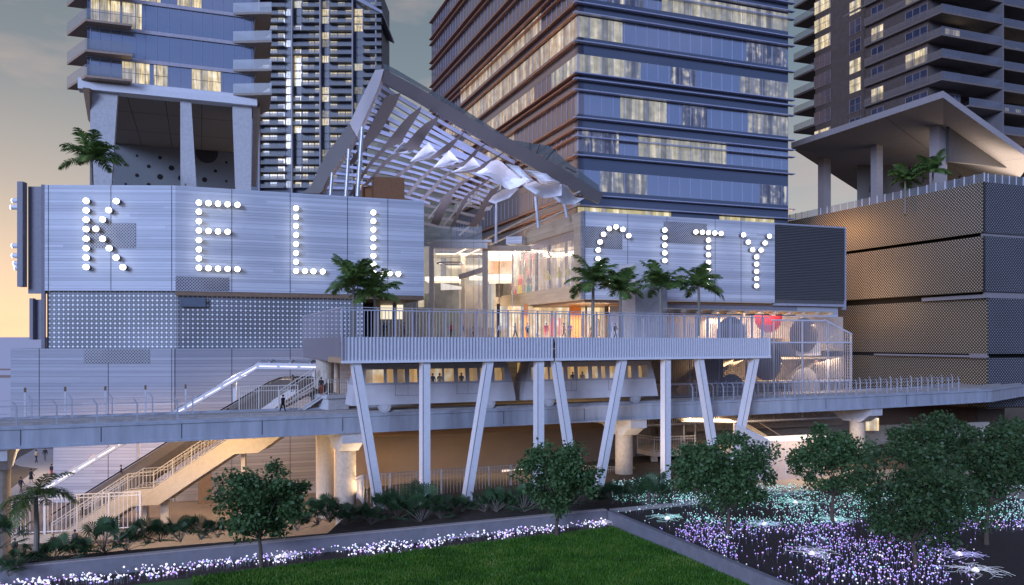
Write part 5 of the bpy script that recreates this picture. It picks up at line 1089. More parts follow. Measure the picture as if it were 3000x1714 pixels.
# fences
def fence(label, pts, h, base_h, mat=railm, pitch=.36, post=2.6):
    t_ = thing('fence', label, 'fence', tuple(pts[0]))
    for a, b in zip(pts[:-1], pts[1:]):
        ln = (b.xy - a.xy).length; n = int(ln / pitch); u = (b.xy - a.xy).normalized(); m = MB()
        for k in range(n + 1): p = lerp(a, b, k / n); m.beam(p + Vector((0, 0, base_h)), p + Vector((0, 0, h)), .045)
        for z in (base_h + .15, h - .3, h): m.beam(a + Vector((0, 0, z)), b + Vector((0, 0, z)), .08)
        m.build('bar_panel', mat, t_)
        n = max(1, int(ln / post))
        for k in range(n + (b is pts[-1])): p = lerp(a, b, k / n) - Vector((0, .06, 0)); m = MB(); m.beam(p + Vector((0, 0, base_h - .1)), p + Vector((0, 0, h + .05)), .14); m.build('fence_post', mat, t_)
        if base_h > .1: m = MB(); m.wall(a.xy - Vector((0, .1)), b.xy - Vector((0, .1)), a.z, a.z + base_h - .1, .35, z0b=b.z, z1b=b.z + base_h - .1); m.build('plinth', concw, t_)
    return t_
fw = M('fence_warm', (.40, .35, .31), .5, var=.05)
fence('tall metal bar fence on a plinth behind the white bridge columns', [P(1036, 1503, 78) + Vector((0, 0, -.35)), P(1064, 1514, 72.5), P(1560, 1468, 83.5) + Vector((0, 0, .1)), P(1858, 1467, 92)], 3.7, .9, fw)
fence('grey metal bar fence around the foot of the beige stairs', [P(-60, 1600, 71), P(412, 1574, 73.5)], 4.1, .8)
# ================================================================ RIGHT SLATTED STAIR SCREEN
SC0 = G(1878, 97); uC = UR; ss = thing('slatted_stair_screen', 'tall screen of thin vertical bars over coloured discs, right of the footbridge', 'screen', (SC0.x, SC0.y, 8))
def sy(px): return ZO(938, hit(2330, SC0, uC).y) if px < 2416 else None
zt0 = ZO(938, hit(2330, SC0, uC).y)
m = MB(); px = 1888.0; A, B = hit(1880, SC0, uC), hit(2496, SC0, uC); ln = (B - A).length; k = 0
while k * .30 < ln:
    p = A + uC * (k * .30); col_ = p.x / p.y * F + CX; ztop = zt0 if col_ < 2416 else lerp(zt0, ZO(981, B.y), (col_ - 2416) / 81.0)
    zlo = 7.8
    if col_ < 2262: ztop = min(ztop, ZO(1048, p.y) + 4.2)
    m.wall(p, p + uC * .06, zlo, ztop, .08); k += 1
m.build('vertical_bars', M('bar_lilac', (.34, .33, .37), .5, var=.03), ss, kind='stuff')
m = MB()
for px in (1885, 2020, 2105, 2187, 2268, 2350, 2425, 2494): p = hit(px, SC0 + nR * .1, uC); m.wall(p, p + uC * .14, 7.8, zt0 if px < 2430 else ZO(981, B.y), .16)
for z0, a_, b_ in ((ZO(1003, 108), 2262, 2497), (zt0, 2262, 2416), (ZO(1118, 105), 1885, 2497), (ZO(1230, 104), 1885, 2497)): m.wall(hit(a_, SC0 - nR * .02, uC), hit(b_, SC0 - nR * .02, uC), z0 - .1, z0 + .08, .15)
m.slab3([V3(hit(2416, SC0, uC), zt0), V3(hit(2497, SC0, uC), ZO(981, B.y)), V3(hit(2497, SC0, uC), ZO(981, B.y) + .2), V3(hit(2416, SC0, uC), zt0 + .2)], (0, .2, 0))
m.build('frame', railm, ss)
def disc(px, y, r, mat, a0=0, a1=2 * math.pi, off=2.2, name='disc_panel', par=None):
    c = hit(px, SC0 + nR * off, uC); z = ZO(y, c.y); R_ = r / F * c.y; n = 40; m = MB(); pts = [V3(c + uC * math.cos(a0 + (a1 - a0) * k / n) * R_, z + math.sin(a0 + (a1 - a0) * k / n) * R_) for k in range(n + (a1 - a0 < 6))]
    m.slab3(pts, V3(nR * .1, 0)); m.build(name, mat, par or ss)
dg = M('disc_grey', (.19, .175, .18), .6); dl_ = M('disc_mid', (.25, .25, .29), .6)
disc(2143, 978, 50, dg); disc(2355, 982, 51, dg, off=1.8); disc(2248, 1062, 53, dg, off=1.6); disc(2143, 1140, 44, dl_, off=1.8); disc(2359, 1128, 50, dl_, off=1.7)
disc(2252, 925, 49, M('disc_red', (.65, .04, .05), .5), math.pi, 2 * math.pi, off=2.5)
for (a, b, y0, y1, mt) in ((2264, 2331, 1003, 1042, dl_), (2331, 2405, 1003, 1042, white), (2050, 2120, 1030, 1130, dl_)): c, d_ = hit(a, SC0 + nR * 2.4, uC), hit(b, SC0 + nR * 2.4, uC); m = MB(); m.wall(c, d_, ZO(y1, c.y), ZO(y0, c.y), .1); m.build('rect_panel', mt, ss)
# lit wall, floors and stair flights behind it
li = thing('stairwell', 'warm lit stairwell with slanting flights behind the bar screen', 'stairs', (SC0.x, SC0.y + 8, 8))
stw_m = curtain('lit_stairwell', (.95, .72, .52), .34, .45, .5)
m = MB(); m.wall(hit(1885, SC0 + nR * 8, uC), hit(2470, SC0 + nR * 8, uC), 6, 21.5, .3); m.build('back_wall', M('stairwell_wall', (.42, .36, .32), .7, var=.1), li)
for z in (ZO(1046, 108), ZO(1120, 104), 17.0, 9.0): m = MB(); m.prism([hit(1885, SC0 + nR * 3, uC), hit(2470, SC0 + nR * 3, uC), hit(2470, SC0 + nR * 8, uC), hit(1885, SC0 + nR * 8, uC)], z - .3, z); m.build('landing', concw, li)
for (a, b, o_) in (((2060, 1125), (2200, 1042), 4), ((2330, 1120), (2440, 1020), 5), ((2150, 1230), (2330, 1340), 1.5), ((1985, 1150), (2060, 1090), 5)):
    p, q = hit(a[0], SC0 + nR * o_, uC), hit(b[0], SC0 + nR * o_, uC); pz_, qz_ = ZO(a[1], p.y), ZO(b[1], q.y); m = MB(); m.slab3([V3(p, pz_), V3(q, qz_), V3(q, qz_ + .6), V3(p, pz_ + .6)], V3(nR * 2.0, 0)); m.slab3([V3(p, pz_ + 1.6), V3(q, qz_ + 1.6), V3(q, qz_ + 1.7), V3(p, pz_ + 1.7)], V3(nR * .1, 0)); m.build('stair_flight', concw, li)
# entry box, balcony and small canopy below the viaduct at the right
eb = thing('stair_entrance', 'pale translucent entrance box with a lit top below the right stairs', 'entrance', tuple(P(2256, 1423, 84)))
e0, e1 = G(2256, 84.5), hit(2420, G(2256, 84.5), UR)
fg = M('frosted_panel', (.50, .44, .42), .45, var=.05)
m = MB(); m.wall(e0, e1, TZ, ZO(1291, 84.5), 3.0); m.build('box_wall', fg, eb)
m = MB(); m.prism([e0 - UR * .1, e1, e1 + UL * 1.8, e0 + UL * 1.8 - UR * .1], ZO(1290, 84.5), ZO(1286, 84.5)); m.build('lit_top', emit('lit_roof', (1, .84, .62), .9), eb)
m = MB()
for px in (2300, 2345, 2390): p = hit(px, e0, UR); m.wall(p - UL * .03, p + UR * .08 - UL * .03, TZ, ZO(1292, 84.5), .025)
m.wall(e0 - UL * .04, e1 - UL * .04, ZO(1296, 84.5), ZO(1291, 84.5), .03); m.build('panel_joint', railm, eb)
m = MB(); a, b = P(2155, 1242, 86), P(2256, 1291, 84.6); m.slab3([Vector((a.x, a.y, TZ)), Vector((b.x, b.y, TZ)), b, a], V3(UL * .15, 0)); m.build('sloping_parapet', fg, eb)
m = MB(); m.tube([a, b], .07, 6); m.build('handrail', railm, eb)
bp_ = thing('access_balcony', 'raised walkway with bar railing behind the third upright bridge column', 'walkway', tuple(P(1870, 1320, 98)))
z = ZO(1320, 98); m = MB(); m.prism([G(1866, 100), G(1915, 97), G(2180, 100), G(2180, 108), G(1866, 108)], z - .6, z); m.build('floor', concw, bp_)
railing(bp_, [V3(G(1868, 100), z), V3(G(1917, 97), z), V3(G(2035, 98.5), z)], 1.7, rw_, .3)
for px, d in ((1918, 98), (1904, 104)): m = MB(); m.wall(G(px - 9, d), G(px + 9, d), TZ - .2, z - .61, .7); m.build('post', concw, bp_)
m = MB(); m.wall(G(2002, 98.5), G(2006, 98.5), z, ZO(1236, 98.5), .2); m.build('post', rw_, bp_)
for px in (2035, 2078, 2148): m = MB(); m.wall(G(px, 99.5), G(px + 4, 99.5), z, ZO(1236, 99.5), .15); m.build('post', rw_, bp_)
m = MB(); m.slab3([P(1996, 1234, 98), P(2156, 1236, 98), P(2156, 1239, 98), P(1996, 1237, 98)], (0, 6, .1)); m.build('canopy', concw, bp_)
m = MB(); m.slab3([P(1998, 1234, 97.9), P(2155, 1236, 97.9), P(2155, 1237.5, 97.9), P(1998, 1235.5, 97.9)], (0, .08, 0)); m.build('strip_light', strip_em, bp_)
# walls under the viaduct
uw = thing('undercroft', 'smooth brown walls and dark soffit below the viaduct and footbridge', 'building', (0, 95, 0))
ub = M('brown_plaster', (.26, .20, .155), .7, var=.10, scale=.4)
m = MB(); a, b = G(1040, 94), G(1852, 108); m.wall(a, b, 0, 8.6, .6); m.build('back_wall', ub, uw)
m = MB(); a, b = G(1036, 89), G(1858, 101); m.wall(a, b, 6.1 + 1.4, 9.6, 5); m.build('soffit_beam', M('dark_brown_wall', (.10, .065, .045), .7), uw)
m = MB(); a, b = G(1330, 102), G(1880, 112); m.wall(a, b, 9.0, 17.0, .5); m.build('train_side_wall', facade_base, uw)
m = MB(); m.wall(G(1858, 112), G(2500, 122), 0, 9.0, .5); m.wall(G(2500, 116), G(2900, 122), 0, 6, .4); m.build('rear_wall', concw, uw)
m = MB(); m.wall(G(1858, 103), G(1905, 104), TZ, 8.6, .5); m.wall(G(1930, 106), G(2010, 107), TZ, 8, .5); m.build('glazed_door_wall', M('door_wall', (.16, .15, .15), .3), uw)
m = MB(); m.wall(G(1472, 93.5), G(1545, 94.5), 0, 3.3, .2); m.build('lit_doorway', emit('doorway_glow', (1, .80, .62), .4), uw)
m = MB(); m.wall(G(2525, 113), G(2575, 113), ZO(1262, 113), ZO(1225, 113), .3); m.build('lit_window', curtain('lit_cafe', (1, .75, .45), 1.0, .4, 1.5), uw)
for px, d, w_ in ((952, 84, 26), (985, 88, 10)): m = MB(); m.tube([V3(G(px, d), 0), V3(G(px, d), 17.0)], w_ / F * d, 20); m.build('column', stm, uw)
m = MB(); m.wall(G(580, 90.6), G(620, 90.8), 0, 4.6, .04); m.build('service_door', M('door_brown', (.22, .17, .14), .6), uw)
# ================================================================ VEGETATION
bark = M('bark', (.10, .075, .055), .9, var=.3, scale=8, bump=.5)
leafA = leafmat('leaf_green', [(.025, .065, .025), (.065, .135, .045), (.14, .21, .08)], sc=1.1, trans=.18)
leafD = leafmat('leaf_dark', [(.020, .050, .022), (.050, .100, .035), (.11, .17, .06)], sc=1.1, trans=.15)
palmg = leafmat('palm_green', [(.045, .10, .035), (.12, .21, .055), (.26, .29, .08)], sc=.9, trans=.25)
palmet = leafmat('palmetto_green', [(.03, .06, .03), (.05, .11, .045), (.09, .16, .06)], sc=1.4, trans=.2)
def tree(label, px, ybase, d, crown, hgt_px, wid_px, seed, mat=leafA, n=9000, z0=None, ls=.30):
    rg = random.Random(seed); zb = z0 if z0 is not None else TZ; b = V3(G(px, d), zb)
    H = ZO(hgt_px[0], d) - zb; cz = ZO((hgt_px[0] + hgt_px[1]) / 2, d) - zb; rz = (ZO(hgt_px[0], d) - ZO(hgt_px[1], d)) / 2; rxr = wid_px / 2 / F * d
    t_ = thing('tree', label, 'tree', tuple(b), 'trees in the park'); m = MB()
    tr = .09 + .010 * H; fork = Vector((rg.uniform(-.2, .2), rg.uniform(-.2, .2), max(1.0, cz - rz * .95)))
    m.tube([Vector((0, 0, -.2)), fork * .5 + Vector((rg.uniform(-.15, .15), 0, 0)), fork], [tr, tr * .8, tr * .65], 10)
    cl = []
    for k in range(60):       # clumps of leaves
        a = rg.random() * 6.28; u_ = rg.uniform(-1, 1); rr = rg.random() ** .45; s_ = math.sqrt(max(0, 1 - u_ * u_))
        taper = 1.0 - .25 * max(0, -u_)
        c = Vector((math.cos(a) * s_ * rr * rxr * .92 * taper, math.sin(a) * s_ * rr * rxr * .92 * taper, cz + u_ * rr * rz * .92)); cl.append((c, rg.uniform(.17, .38) * rxr * (1.1 if rr < .6 else .85)))
    for c, r in cl[:18]:
        md = lerp(fork, c, .5) + Vector((rg.uniform(-.3, .3), rg.uniform(-.3, .3), -.1 * rz)); m.tube([fork, md, c], [tr * .42, tr * .22, .02], 5, cap=False)
    m.v = [tuple(Vector(v) + b) for v in m.v]; m.build('trunk', bark, t_)
    vs, fs = [], []
    for i in range(n):
        c, r = cl[int(rg.random() ** .9 * len(cl))]; a = rg.random() * 6.28; u_ = rg.uniform(-1, 1); s_ = math.sqrt(1 - u_ * u_); rr = r * (rg.random() ** .4) * (1.0 if rg.random() < .93 else 1.35)
        p = c + Vector((math.cos(a) * s_ * rr, math.sin(a) * s_ * rr, u_ * rr * .72)); L_ = ls * rg.choice((.45, .7, 1.0, 1.3))
        d1 = Vector((rg.gauss(0, 1), rg.gauss(0, 1), rg.gauss(-.2, .7))).normalized(); d2 = d1.cross(Vector((rg.gauss(0, 1), rg.gauss(0, 1), rg.gauss(0, 1)))).normalized() * L_ * .33; d1 *= L_; k = len(vs)
        vs += [tuple(p), tuple(p + d1 * .5 + d2), tuple(p + d1), tuple(p + d1 * .5 - d2)]; fs.append((k, k + 1, k + 2, k + 3))
    me = bpy.data.meshes.new('crown'); me.from_pydata(vs, [], fs); me.materials.append(mat); o = bpy.data.objects.new('crown', me); COL.objects.link(o); o.parent = t_
    return t_
tree('round leafy tree with a thin trunk in the white lights, left of the pier', 765, 1590, 54.5, None, (1345, 1585), 285, 21, n=12000, z0=2.95, ls=.26)
tree('round leafy tree before the middle bridge columns, growing from the bed by the wall corner', 1632, 1540, 63, None, (1283, 1500), 268, 22, n=12000, z0=2.95, ls=.28)
tree('broad leafy tree in the teal lights, hiding the feet of the right columns', 2128, 1575, 60, None, (1268, 1490), 340, 23, n=13000, z0=TZ, ls=.28)
tree('tree with one visible bent trunk beside the walking man', 2440, 1520, 64, None, (1232, 1460), 270, 24, n=9000, ls=.28)
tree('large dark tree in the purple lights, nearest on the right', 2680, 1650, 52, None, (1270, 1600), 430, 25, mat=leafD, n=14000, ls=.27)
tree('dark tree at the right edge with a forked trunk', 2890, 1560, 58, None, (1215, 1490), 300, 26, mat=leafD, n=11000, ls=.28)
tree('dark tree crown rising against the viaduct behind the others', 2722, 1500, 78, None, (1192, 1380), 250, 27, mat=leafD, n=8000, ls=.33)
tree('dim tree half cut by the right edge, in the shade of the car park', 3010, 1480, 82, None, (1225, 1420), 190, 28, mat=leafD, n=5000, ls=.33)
# palms
def make_palm(name, label, group, fronds, L_, droop, leaflets, lw, mat, trunk_h, tr, seed, cat='palm'):
    rg = random.Random(seed); t_ = thing(name, label, cat, (0, 0, 0), group); m = MB()
    if trunk_h: m.tube([Vector((0, 0, -.2)), Vector((.05, 0, trunk_h * .5)), Vector((0, 0, trunk_h))], [tr * 1.15, tr, tr * .85], 10); m.tube([Vector((0, 0, trunk_h)), Vector((0, 0, trunk_h + .7))], [tr * .9, tr * .45], 10); m.build('trunk', M('palm_trunk', (.20, .18, .15), .8, var=.2, scale=6), t_)
    vs, fs = [], []
    for k in range(fronds):
        a = k * 2.399 + rg.uniform(-.2, .2); el = rg.uniform(.1, 1.35); dr = droop * rg.uniform(.7, 1.2); ln = L_ * rg.uniform(.8, 1.1)
        pts = []; p = Vector((0, 0, trunk_h + (.5 if trunk_h else .05))); dirv = Vector((math.cos(a) * math.cos(el), math.sin(a) * math.cos(el), math.sin(el))); n = leaflets
        for i in range(n):
            pts.append((p.copy(), dirv.copy())); p = p + dirv * ln / n; dirv = (dirv + Vector((0, 0, -dr / n * (1 + i / n)))).normalized()
        for i, (p, dv) in enumerate(pts):
            if i < 2: continue
            t = i / n; side = dv.cross(Vector((0, 0, 1))).normalized(); ll = ln * .37 * math.sin(math.pi * min(1, t * .85 + .15)) ** .7 * rg.uniform(.85, 1.1)
            for s_ in (-1, 1):
                e_ = (side * s_ + dv * .75 + Vector((0, 0, rg.uniform(-.35, .25)))).normalized() * ll; w_ = dv * lw; j = len(vs)
                md = p + e_ * .5 + Vector((0, 0, .05 * ll)); tip = p + e_ + Vector((0, 0, -.22 * ll))
                vs += [tuple(p - w_ * .5), tuple(p + w_ * .5), tuple(md + w_ * .6), tuple(md - w_ * .6), tuple(tip)]; fs += [(j, j + 1, j + 2, j + 3), (j + 3, j + 2, j + 4)]
            w_ = side * .03; j = len(vs); q = pts[min(i + 1, n - 1)][0]; vs += [tuple(p - w_), tuple(p + w_), tuple(q + w_), tuple(q - w_)]; fs.append((j, j + 1, j + 2, j + 3))
    me = bpy.data.meshes.new('crown'); me.from_pydata(vs, [], fs); me.materials.append(mat); o = bpy.data.objects.new('crown', me); COL.objects.link(o); o.parent = t_
    return t_
pg = 'feathery palms on the terraces and roofs'
pal = [make_palm('palm_tree', '', pg, 19, 3.2, .95, 36, .11, palmg, 4.6, .16, 40 + k) for k in range(3)]
spots = [(1035, 1000, 89, 838, 1.25, 'left palm of the pair before the last L'), (1098, 1000, 90, 868, 1.1, 'right palm of the pair before the last L, lower and darker'), (1738, 1000, 94, 828, 1.2, 'tall palm at the left below the letter C'), (1818, 1000, 95.5, 855, 1.1, 'palm in front of the pale lift tower, second from the left'), (1935, 1000, 97, 842, 1.2, 'third palm from the left beside the pale lift tower'), (2047, 1000, 98.5, 840, 1.12, 'rightmost palm of the row, below the letter T')]
first = [True] * 3
def put(k, loc, rot, sc, label):
    if first[k]: o = pal[k]; first[k] = False; o.location = loc; o.rotation_euler = (0, 0, rot); o.scale = (sc,) * 3; o['label'] = label; return o
    return dup(pal[k], loc, rot, sc, label)
for i, (px, yb, d, yc, sc, lab) in enumerate(spots):
    put(i % 3, V3(G(px, d), ZO(yc, d) - 5.1 * sc), i * 1.3, sc, lab)
put(1, V3(G(268, 98), ZO(470, 98) - 5.1 * 1.25), .4, 1.25, 'palm standing on the roof of the left mall beside the tower leg')
put(2, V3(G(2652, 137), ZO(525, 137) - 5.1 * 1.1), 1.2, 1.1, 'left palm of the two on the podium roof'); put(0, V3(G(2733, 135), ZO(505, 135) - 5.1 * 1.2), 2.2, 1.2, 'right palm of the two on the podium roof')
o = make_palm('palm_tree', 'slender yellow green palm at the bottom left corner before the fence', pg, 14, 3.0, 1.5, 28, .07, leafmat('palm_light', [(.03, .06, .02), (.09, .15, .04), (.20, .22, .07)], trans=.3), 3.4, .17, 77); d = 55.5; o.location = V3(G(106, d), ZO(1625, d)); o.scale = (1.0,) * 3
# palmettos
def make_palmetto(seed):
    rg = random.Random(seed); t_ = thing('palmetto', '', 'palmetto', (0, 0, 0), 'fan palmettos planted behind the retaining wall'); m = MB(); vs, fs = [], []
    for k in range(15):
        a = k * 2.399 + rg.uniform(-.3, .3); el = rg.uniform(.25, 1.35); L_ = rg.uniform(.8, 1.5); dv = Vector((math.cos(a) * math.cos(el), math.sin(a) * math.cos(el), math.sin(el))); hub = dv * L_
        m.tube([Vector((0, 0, 0)), hub * .6 + Vector((0, 0, .05)), hub], .018, 4, cap=False)
        side = dv.cross(Vector((0, 0, 1))).normalized(); upv = side.cross(dv).normalized(); upv = (upv + Vector((rg.uniform(-.3, .3), rg.uniform(-.3, .3), 0))).normalized(); fr = rg.uniform(.55, .85)
        for q in range(17):
            b = R(-120 + 240 * q / 16); e_ = (dv * math.cos(b) + side * math.sin(b)).normalized(); w_ = e_.cross(upv).normalized() * .032; tip = hub + e_ * fr * (1 - .25 * abs(math.sin(b / 2))) - Vector((0, 0, .18 * fr)); md = hub + e_ * fr * .55 + upv * .05; j = len(vs)
            vs += [tuple(hub), tuple(md + w_ * 1.3), tuple(tip), tuple(md - w_ * 1.3)]; fs.append((j, j + 1, j + 2, j + 3))
    m.build('stalks', MATS['palm_trunk'], t_)
    me = bpy.data.meshes.new('fans'); me.from_pydata(vs, [], fs); me.materials.append(palmet); o = bpy.data.objects.new('fans', me); COL.objects.link(o); o.parent = t_; return t_
pm_ = [make_palmetto(90 + k) for k in range(3)]; pf = [True] * 3; rg = random.Random(5)
pspots = [(-5, 1610, 1.5), (25, 1690, .8), (62, 1665, .8), (110, 1655, .9), (165, 1650, 1.15), (240, 1640, .9), (305, 1620, 1.5), (372, 1612, 1.0), (430, 1595, 1.15), (470, 1588, 1.0), (530, 1588, 1.25), (590, 1582, 1.1), (640, 1575, .9), (700, 1565, .9), (870, 1555, 1.0), (930, 1535, 1.25), (968, 1530, 1.45), (1010, 1540, 1.0), (1050, 1532, 1.0), (1085, 1538, 1.1), (1132, 1515, 1.4), (1165, 1520, 1.2), (1190, 1508, 1.0), (1235, 1530, 1.9), (1290, 1520, .9), (1310, 1508, 1.0), (1350, 1500, .9), (1420, 1500, 1.1), (1455, 1500, 1.4), (1500, 1495, 1.0), (1535, 1500, 1.5), (1580, 1490, .9), (1648, 1485, 1.0), (1700, 1478, 1.1), (1745, 1475, 1.0), (1795, 1478, 1.3), (1850, 1470, 1.1), (1902, 1478, 1.9), (1945, 1465, .9)]
lab_ref = ['at the far left edge of the photo', 'low in the bottom left corner', 'just left of the slender palm', 'under the slender palm', 'right of the slender palm trunk', 'below the two walking people', 'large, before the end of the bar fence', 'small, right of the large one by the fence', 'first past the fence end', 'second past the fence end', 'left of the white stair post', 'below the beige landing', 'left of the round tree', 'touching the left side of the round tree', 'touching the right side of the round tree', 'between the round tree and the pier', 'tall, left of the round pier', 'before the foot of the round pier', 'right of the pier foot', 'left of the first leaning column foot', 'at the first leaning column foot', 'right of the first leaning column', 'small, left of the tallest palmetto', 'the tallest one, before the first upright column', 'low, right of the tallest palmetto', 'left of the second leaning column foot', 'at the second leaning column foot', 'right of the second leaning column', 'spiky one left of the middle tree', 'under the left side of the middle tree', 'tall, before the lit doorway by the middle tree', 'low, behind the trunk of the middle tree', 'right of the middle tree trunk', 'under the right side of the middle tree', 'left of the leaning column by the wall corner', 'behind the corner of the retaining wall', 'low, right of the wall corner', 'large and pale, before the third upright column', 'low, beside the third upright column']
for i, (px, yb, sc) in enumerate(pspots):
    k = i % 3; z = TZ; d = (HC - z) * F / (yb - HY); lab = 'dark green fan palmetto, ' + lab_ref[i]; sc *= .95
    if pf[k]: o = pm_[k]; pf[k] = False; o.location = V3(G(px, d), z); o.scale = (sc,) * 3; o['label'] = lab
    else: o = dup(pm_[k], V3(G(px, d), z), rg.random() * 6.28, sc, lab)
# ================================================================ FIELD OF LIGHTS
def lmat(name, col, es): m = emit(name, col, es, False); return m
LC = {'w': lmat('globe_white', (.88, .82, 1.0), .95), 'v': lmat('globe_violet', (.30, .14, 1.0), .9), 't': lmat('globe_teal', (.18, .80, .62), .75), 'p': lmat('globe_pink', (.55, .10, .70), .8), 's': lmat('globe_pale', (.50, .60, .80), .8)}
stem = M('light_stem', (.16, .16, .19), .4, var=0, em=(.5, .5, .7), es=.03)
def add_globe(vs, fs, mi, p, r, h, ci, lean):
    top = Vector((p.x + lean[0], p.y + lean[1], p.z + h)); j = len(vs)
    w_ = .011
    vs += [(p.x - w_, p.y, p.z), (p.x + w_, p.y, p.z), (top.x + w_, top.y, top.z), (top.x - w_, top.y, top.z)]; fs.append((j, j + 1, j + 2, j + 3)); mi.append(0)
    j = len(vs); n = 6; vs.append(tuple(top + Vector((0, 0, r)))); vs.append(tuple(top - Vector((0, 0, r))))
    for rr, zz in ((.8, .55), (1, 0), (.8, -.55)):
        for k in range(n): a = k * math.pi * 2 / n; vs.append((top.x + math.cos(a) * r * rr, top.y + math.sin(a) * r * rr, top.z + zz * r))
    for k in range(n):
        k2 = (k + 1) % n; fs.append((j, j + 2 + k, j + 2 + k2)); fs.append((j + 1, j + 2 + 2 * n + k2, j + 2 + 2 * n + k)); mi += [ci, ci]
        for q in (0, 1): fs.append((j + 2 + q * n + k, j + 2 + (q + 1) * n + k, j + 2 + (q + 1) * n + k2, j + 2 + q * n + k2)); mi.append(ci)
rg = random.Random(17); keys = ['w', 'v', 't', 'p', 's']; gl = []
# left strip between the wall and the lawn
n_ = 0
while n_ < 950:
    s_ = rg.random() * 58; t_ = rg.random(); p = WC - UG * (s_ + .6) - UL * (.35 + t_ * 2.3 * min(1, .45 + s_ / 25.0))
    if noise.noise(Vector((s_ * .28, t_ * 1.5, 3))) < -.12 + .15 * t_: continue
    col_ = p.x / p.y * F + CX
    if col_ < -30 or p.y < 44: n_ += .02; continue
    gl.append((V3(p, 2.95), rg.uniform(.032, .065) * (1.4 if rg.random() < .15 else 1), rg.uniform(.12, .55), rg.choice(['w', 'w', 'w', 's', 'p', 'w', 'v']))); n_ += 1
n_ = 0
while n_ < 7000:
    a = rg.random() ** 1.0 * 46; b = rg.uniform(-46, 14); p = WC + UG * (a + .9) + UL * (b * .9 - .2)
    if b > 0 and a < 2: continue
    col_ = p.x / p.y * F + CX; yy = HY + (HC - TZ) / p.y * F
    if col_ > 3030 or yy > 1725 or p.y > 84 or col_ < 1790: continue
    dens = noise.noise(Vector((p.x * .14, p.y * .14, 7)))
    if dens < -.20 and rg.random() < .85: continue
    if yy < 1428 and col_ > 2200: continue
    if yy > 1560 and col_ > 2860: continue
    if 1560 < yy and 2780 < col_ and rg.random() < .8: continue
    split = 1545 + 18 * noise.noise(Vector((p.x * .2, 2, 0))) - (col_ - 2000) * .01
    if yy < split: c = 't' if rg.random() < .72 else 's' if rg.random() < .7 else 'w'
    else: c = rg.choice(['v', 'v', 'p', 'w', 'v', 'v', 'p']) if rg.random() < .93 else 't'
    gl.append((V3(p, TZ + .02), rg.uniform(.024, .050) * (1.5 if rg.random() < .10 else 1), rg.uniform(.10, .50), c)); n_ += 1
gl.sort(key=lambda q: q[0].y - q[1] * 200)
cache = {}
ltxt = {'w': 'white', 'v': 'violet', 't': 'teal', 'p': 'pink', 's': 'pale blue'}
for i, (p, r, h, c) in enumerate(gl[:300]):
    key = (c, int(h * 5), int(r * 50), p.z > 3)
    if key not in cache:
        vs, fs, mi = [], [], []; add_globe(vs, fs, mi, Vector((0, 0, 0)), r, h, 1, (rg.uniform(-.05, .05), 0)); me = bpy.data.meshes.new('light_stalk'); me.from_pydata(vs, [], fs); me.materials.append(stem); me.materials.append(LC[c]); me.polygons.foreach_set('material_index', mi); cache[key] = me
    o = bpy.data.objects.new('light_stalk', cache[key]); COL.objects.link(o); o.location = p; o['category'] = 'garden light'; o['group'] = ('white globe lights along the lawn wall ' if p.z < 3 else 'coloured globe lights in the field ') + ltxt[c]
    o['label'] = ltxt[c] + (' glowing globe on a thin stalk in the strip between lawn and wall' if p.z < 3 else ' glowing globe on a thin stalk in the field right of the lawn')
vs, fs, mi = [], [], []
for p, r, h, c in gl[300:]: add_globe(vs, fs, mi, p, r, h, 1 + keys.index(c), (rg.uniform(-.08, .08), rg.uniform(-.05, .05)))
me = bpy.data.meshes.new('light_field'); me.from_pydata(vs, [], fs); me.materials.append(stem)
for k in keys: me.materials.append(LC[k])
me.polygons.foreach_set('material_index', mi); o = bpy.data.objects.new('light_field', me); COL.objects.link(o); o['kind'] = 'stuff'; o['label'] = 'field of small white, teal and violet globe lights around the lawn'
# starbursts of glowing wire
def burst(px, y, z, R_, col, label, seed, core=.22):
    rg = random.Random(seed); c = PZ(px, y, z); t_ = thing('wire_burst', label, 'light sculpture', tuple(c), 'glowing wire bursts lying in the beds'); m = MB()
    for k in range(34):
        a = rg.random() * 6.28; ln = R_ * rg.uniform(.4, 1.0); pts = []
        for i in range(6): t = i / 5; aa = a + .35 * math.sin(t * 5 + k); pts.append(c + Vector((math.cos(aa) * ln * t, math.sin(aa) * ln * t, .10 + .22 * math.sin(t * 3.1) * rg.random())))
        m.tube(pts, .009, 4, cap=False)
    m.build('wires', col, t_); m = MB(); m.tube([c + Vector((0, 0, .05)), c + Vector((0, 0, .15)), c + Vector((0, 0, .28))], [core, core * .9, .05], 10); m.build('core', LC['w'], t_)
bw_ = lmat('wire_white', (.75, .75, .85), .28); btl = lmat('wire_teal', (.25, .75, .62), .5); bvl = lmat('wire_violet', (.40, .30, .95), .5)
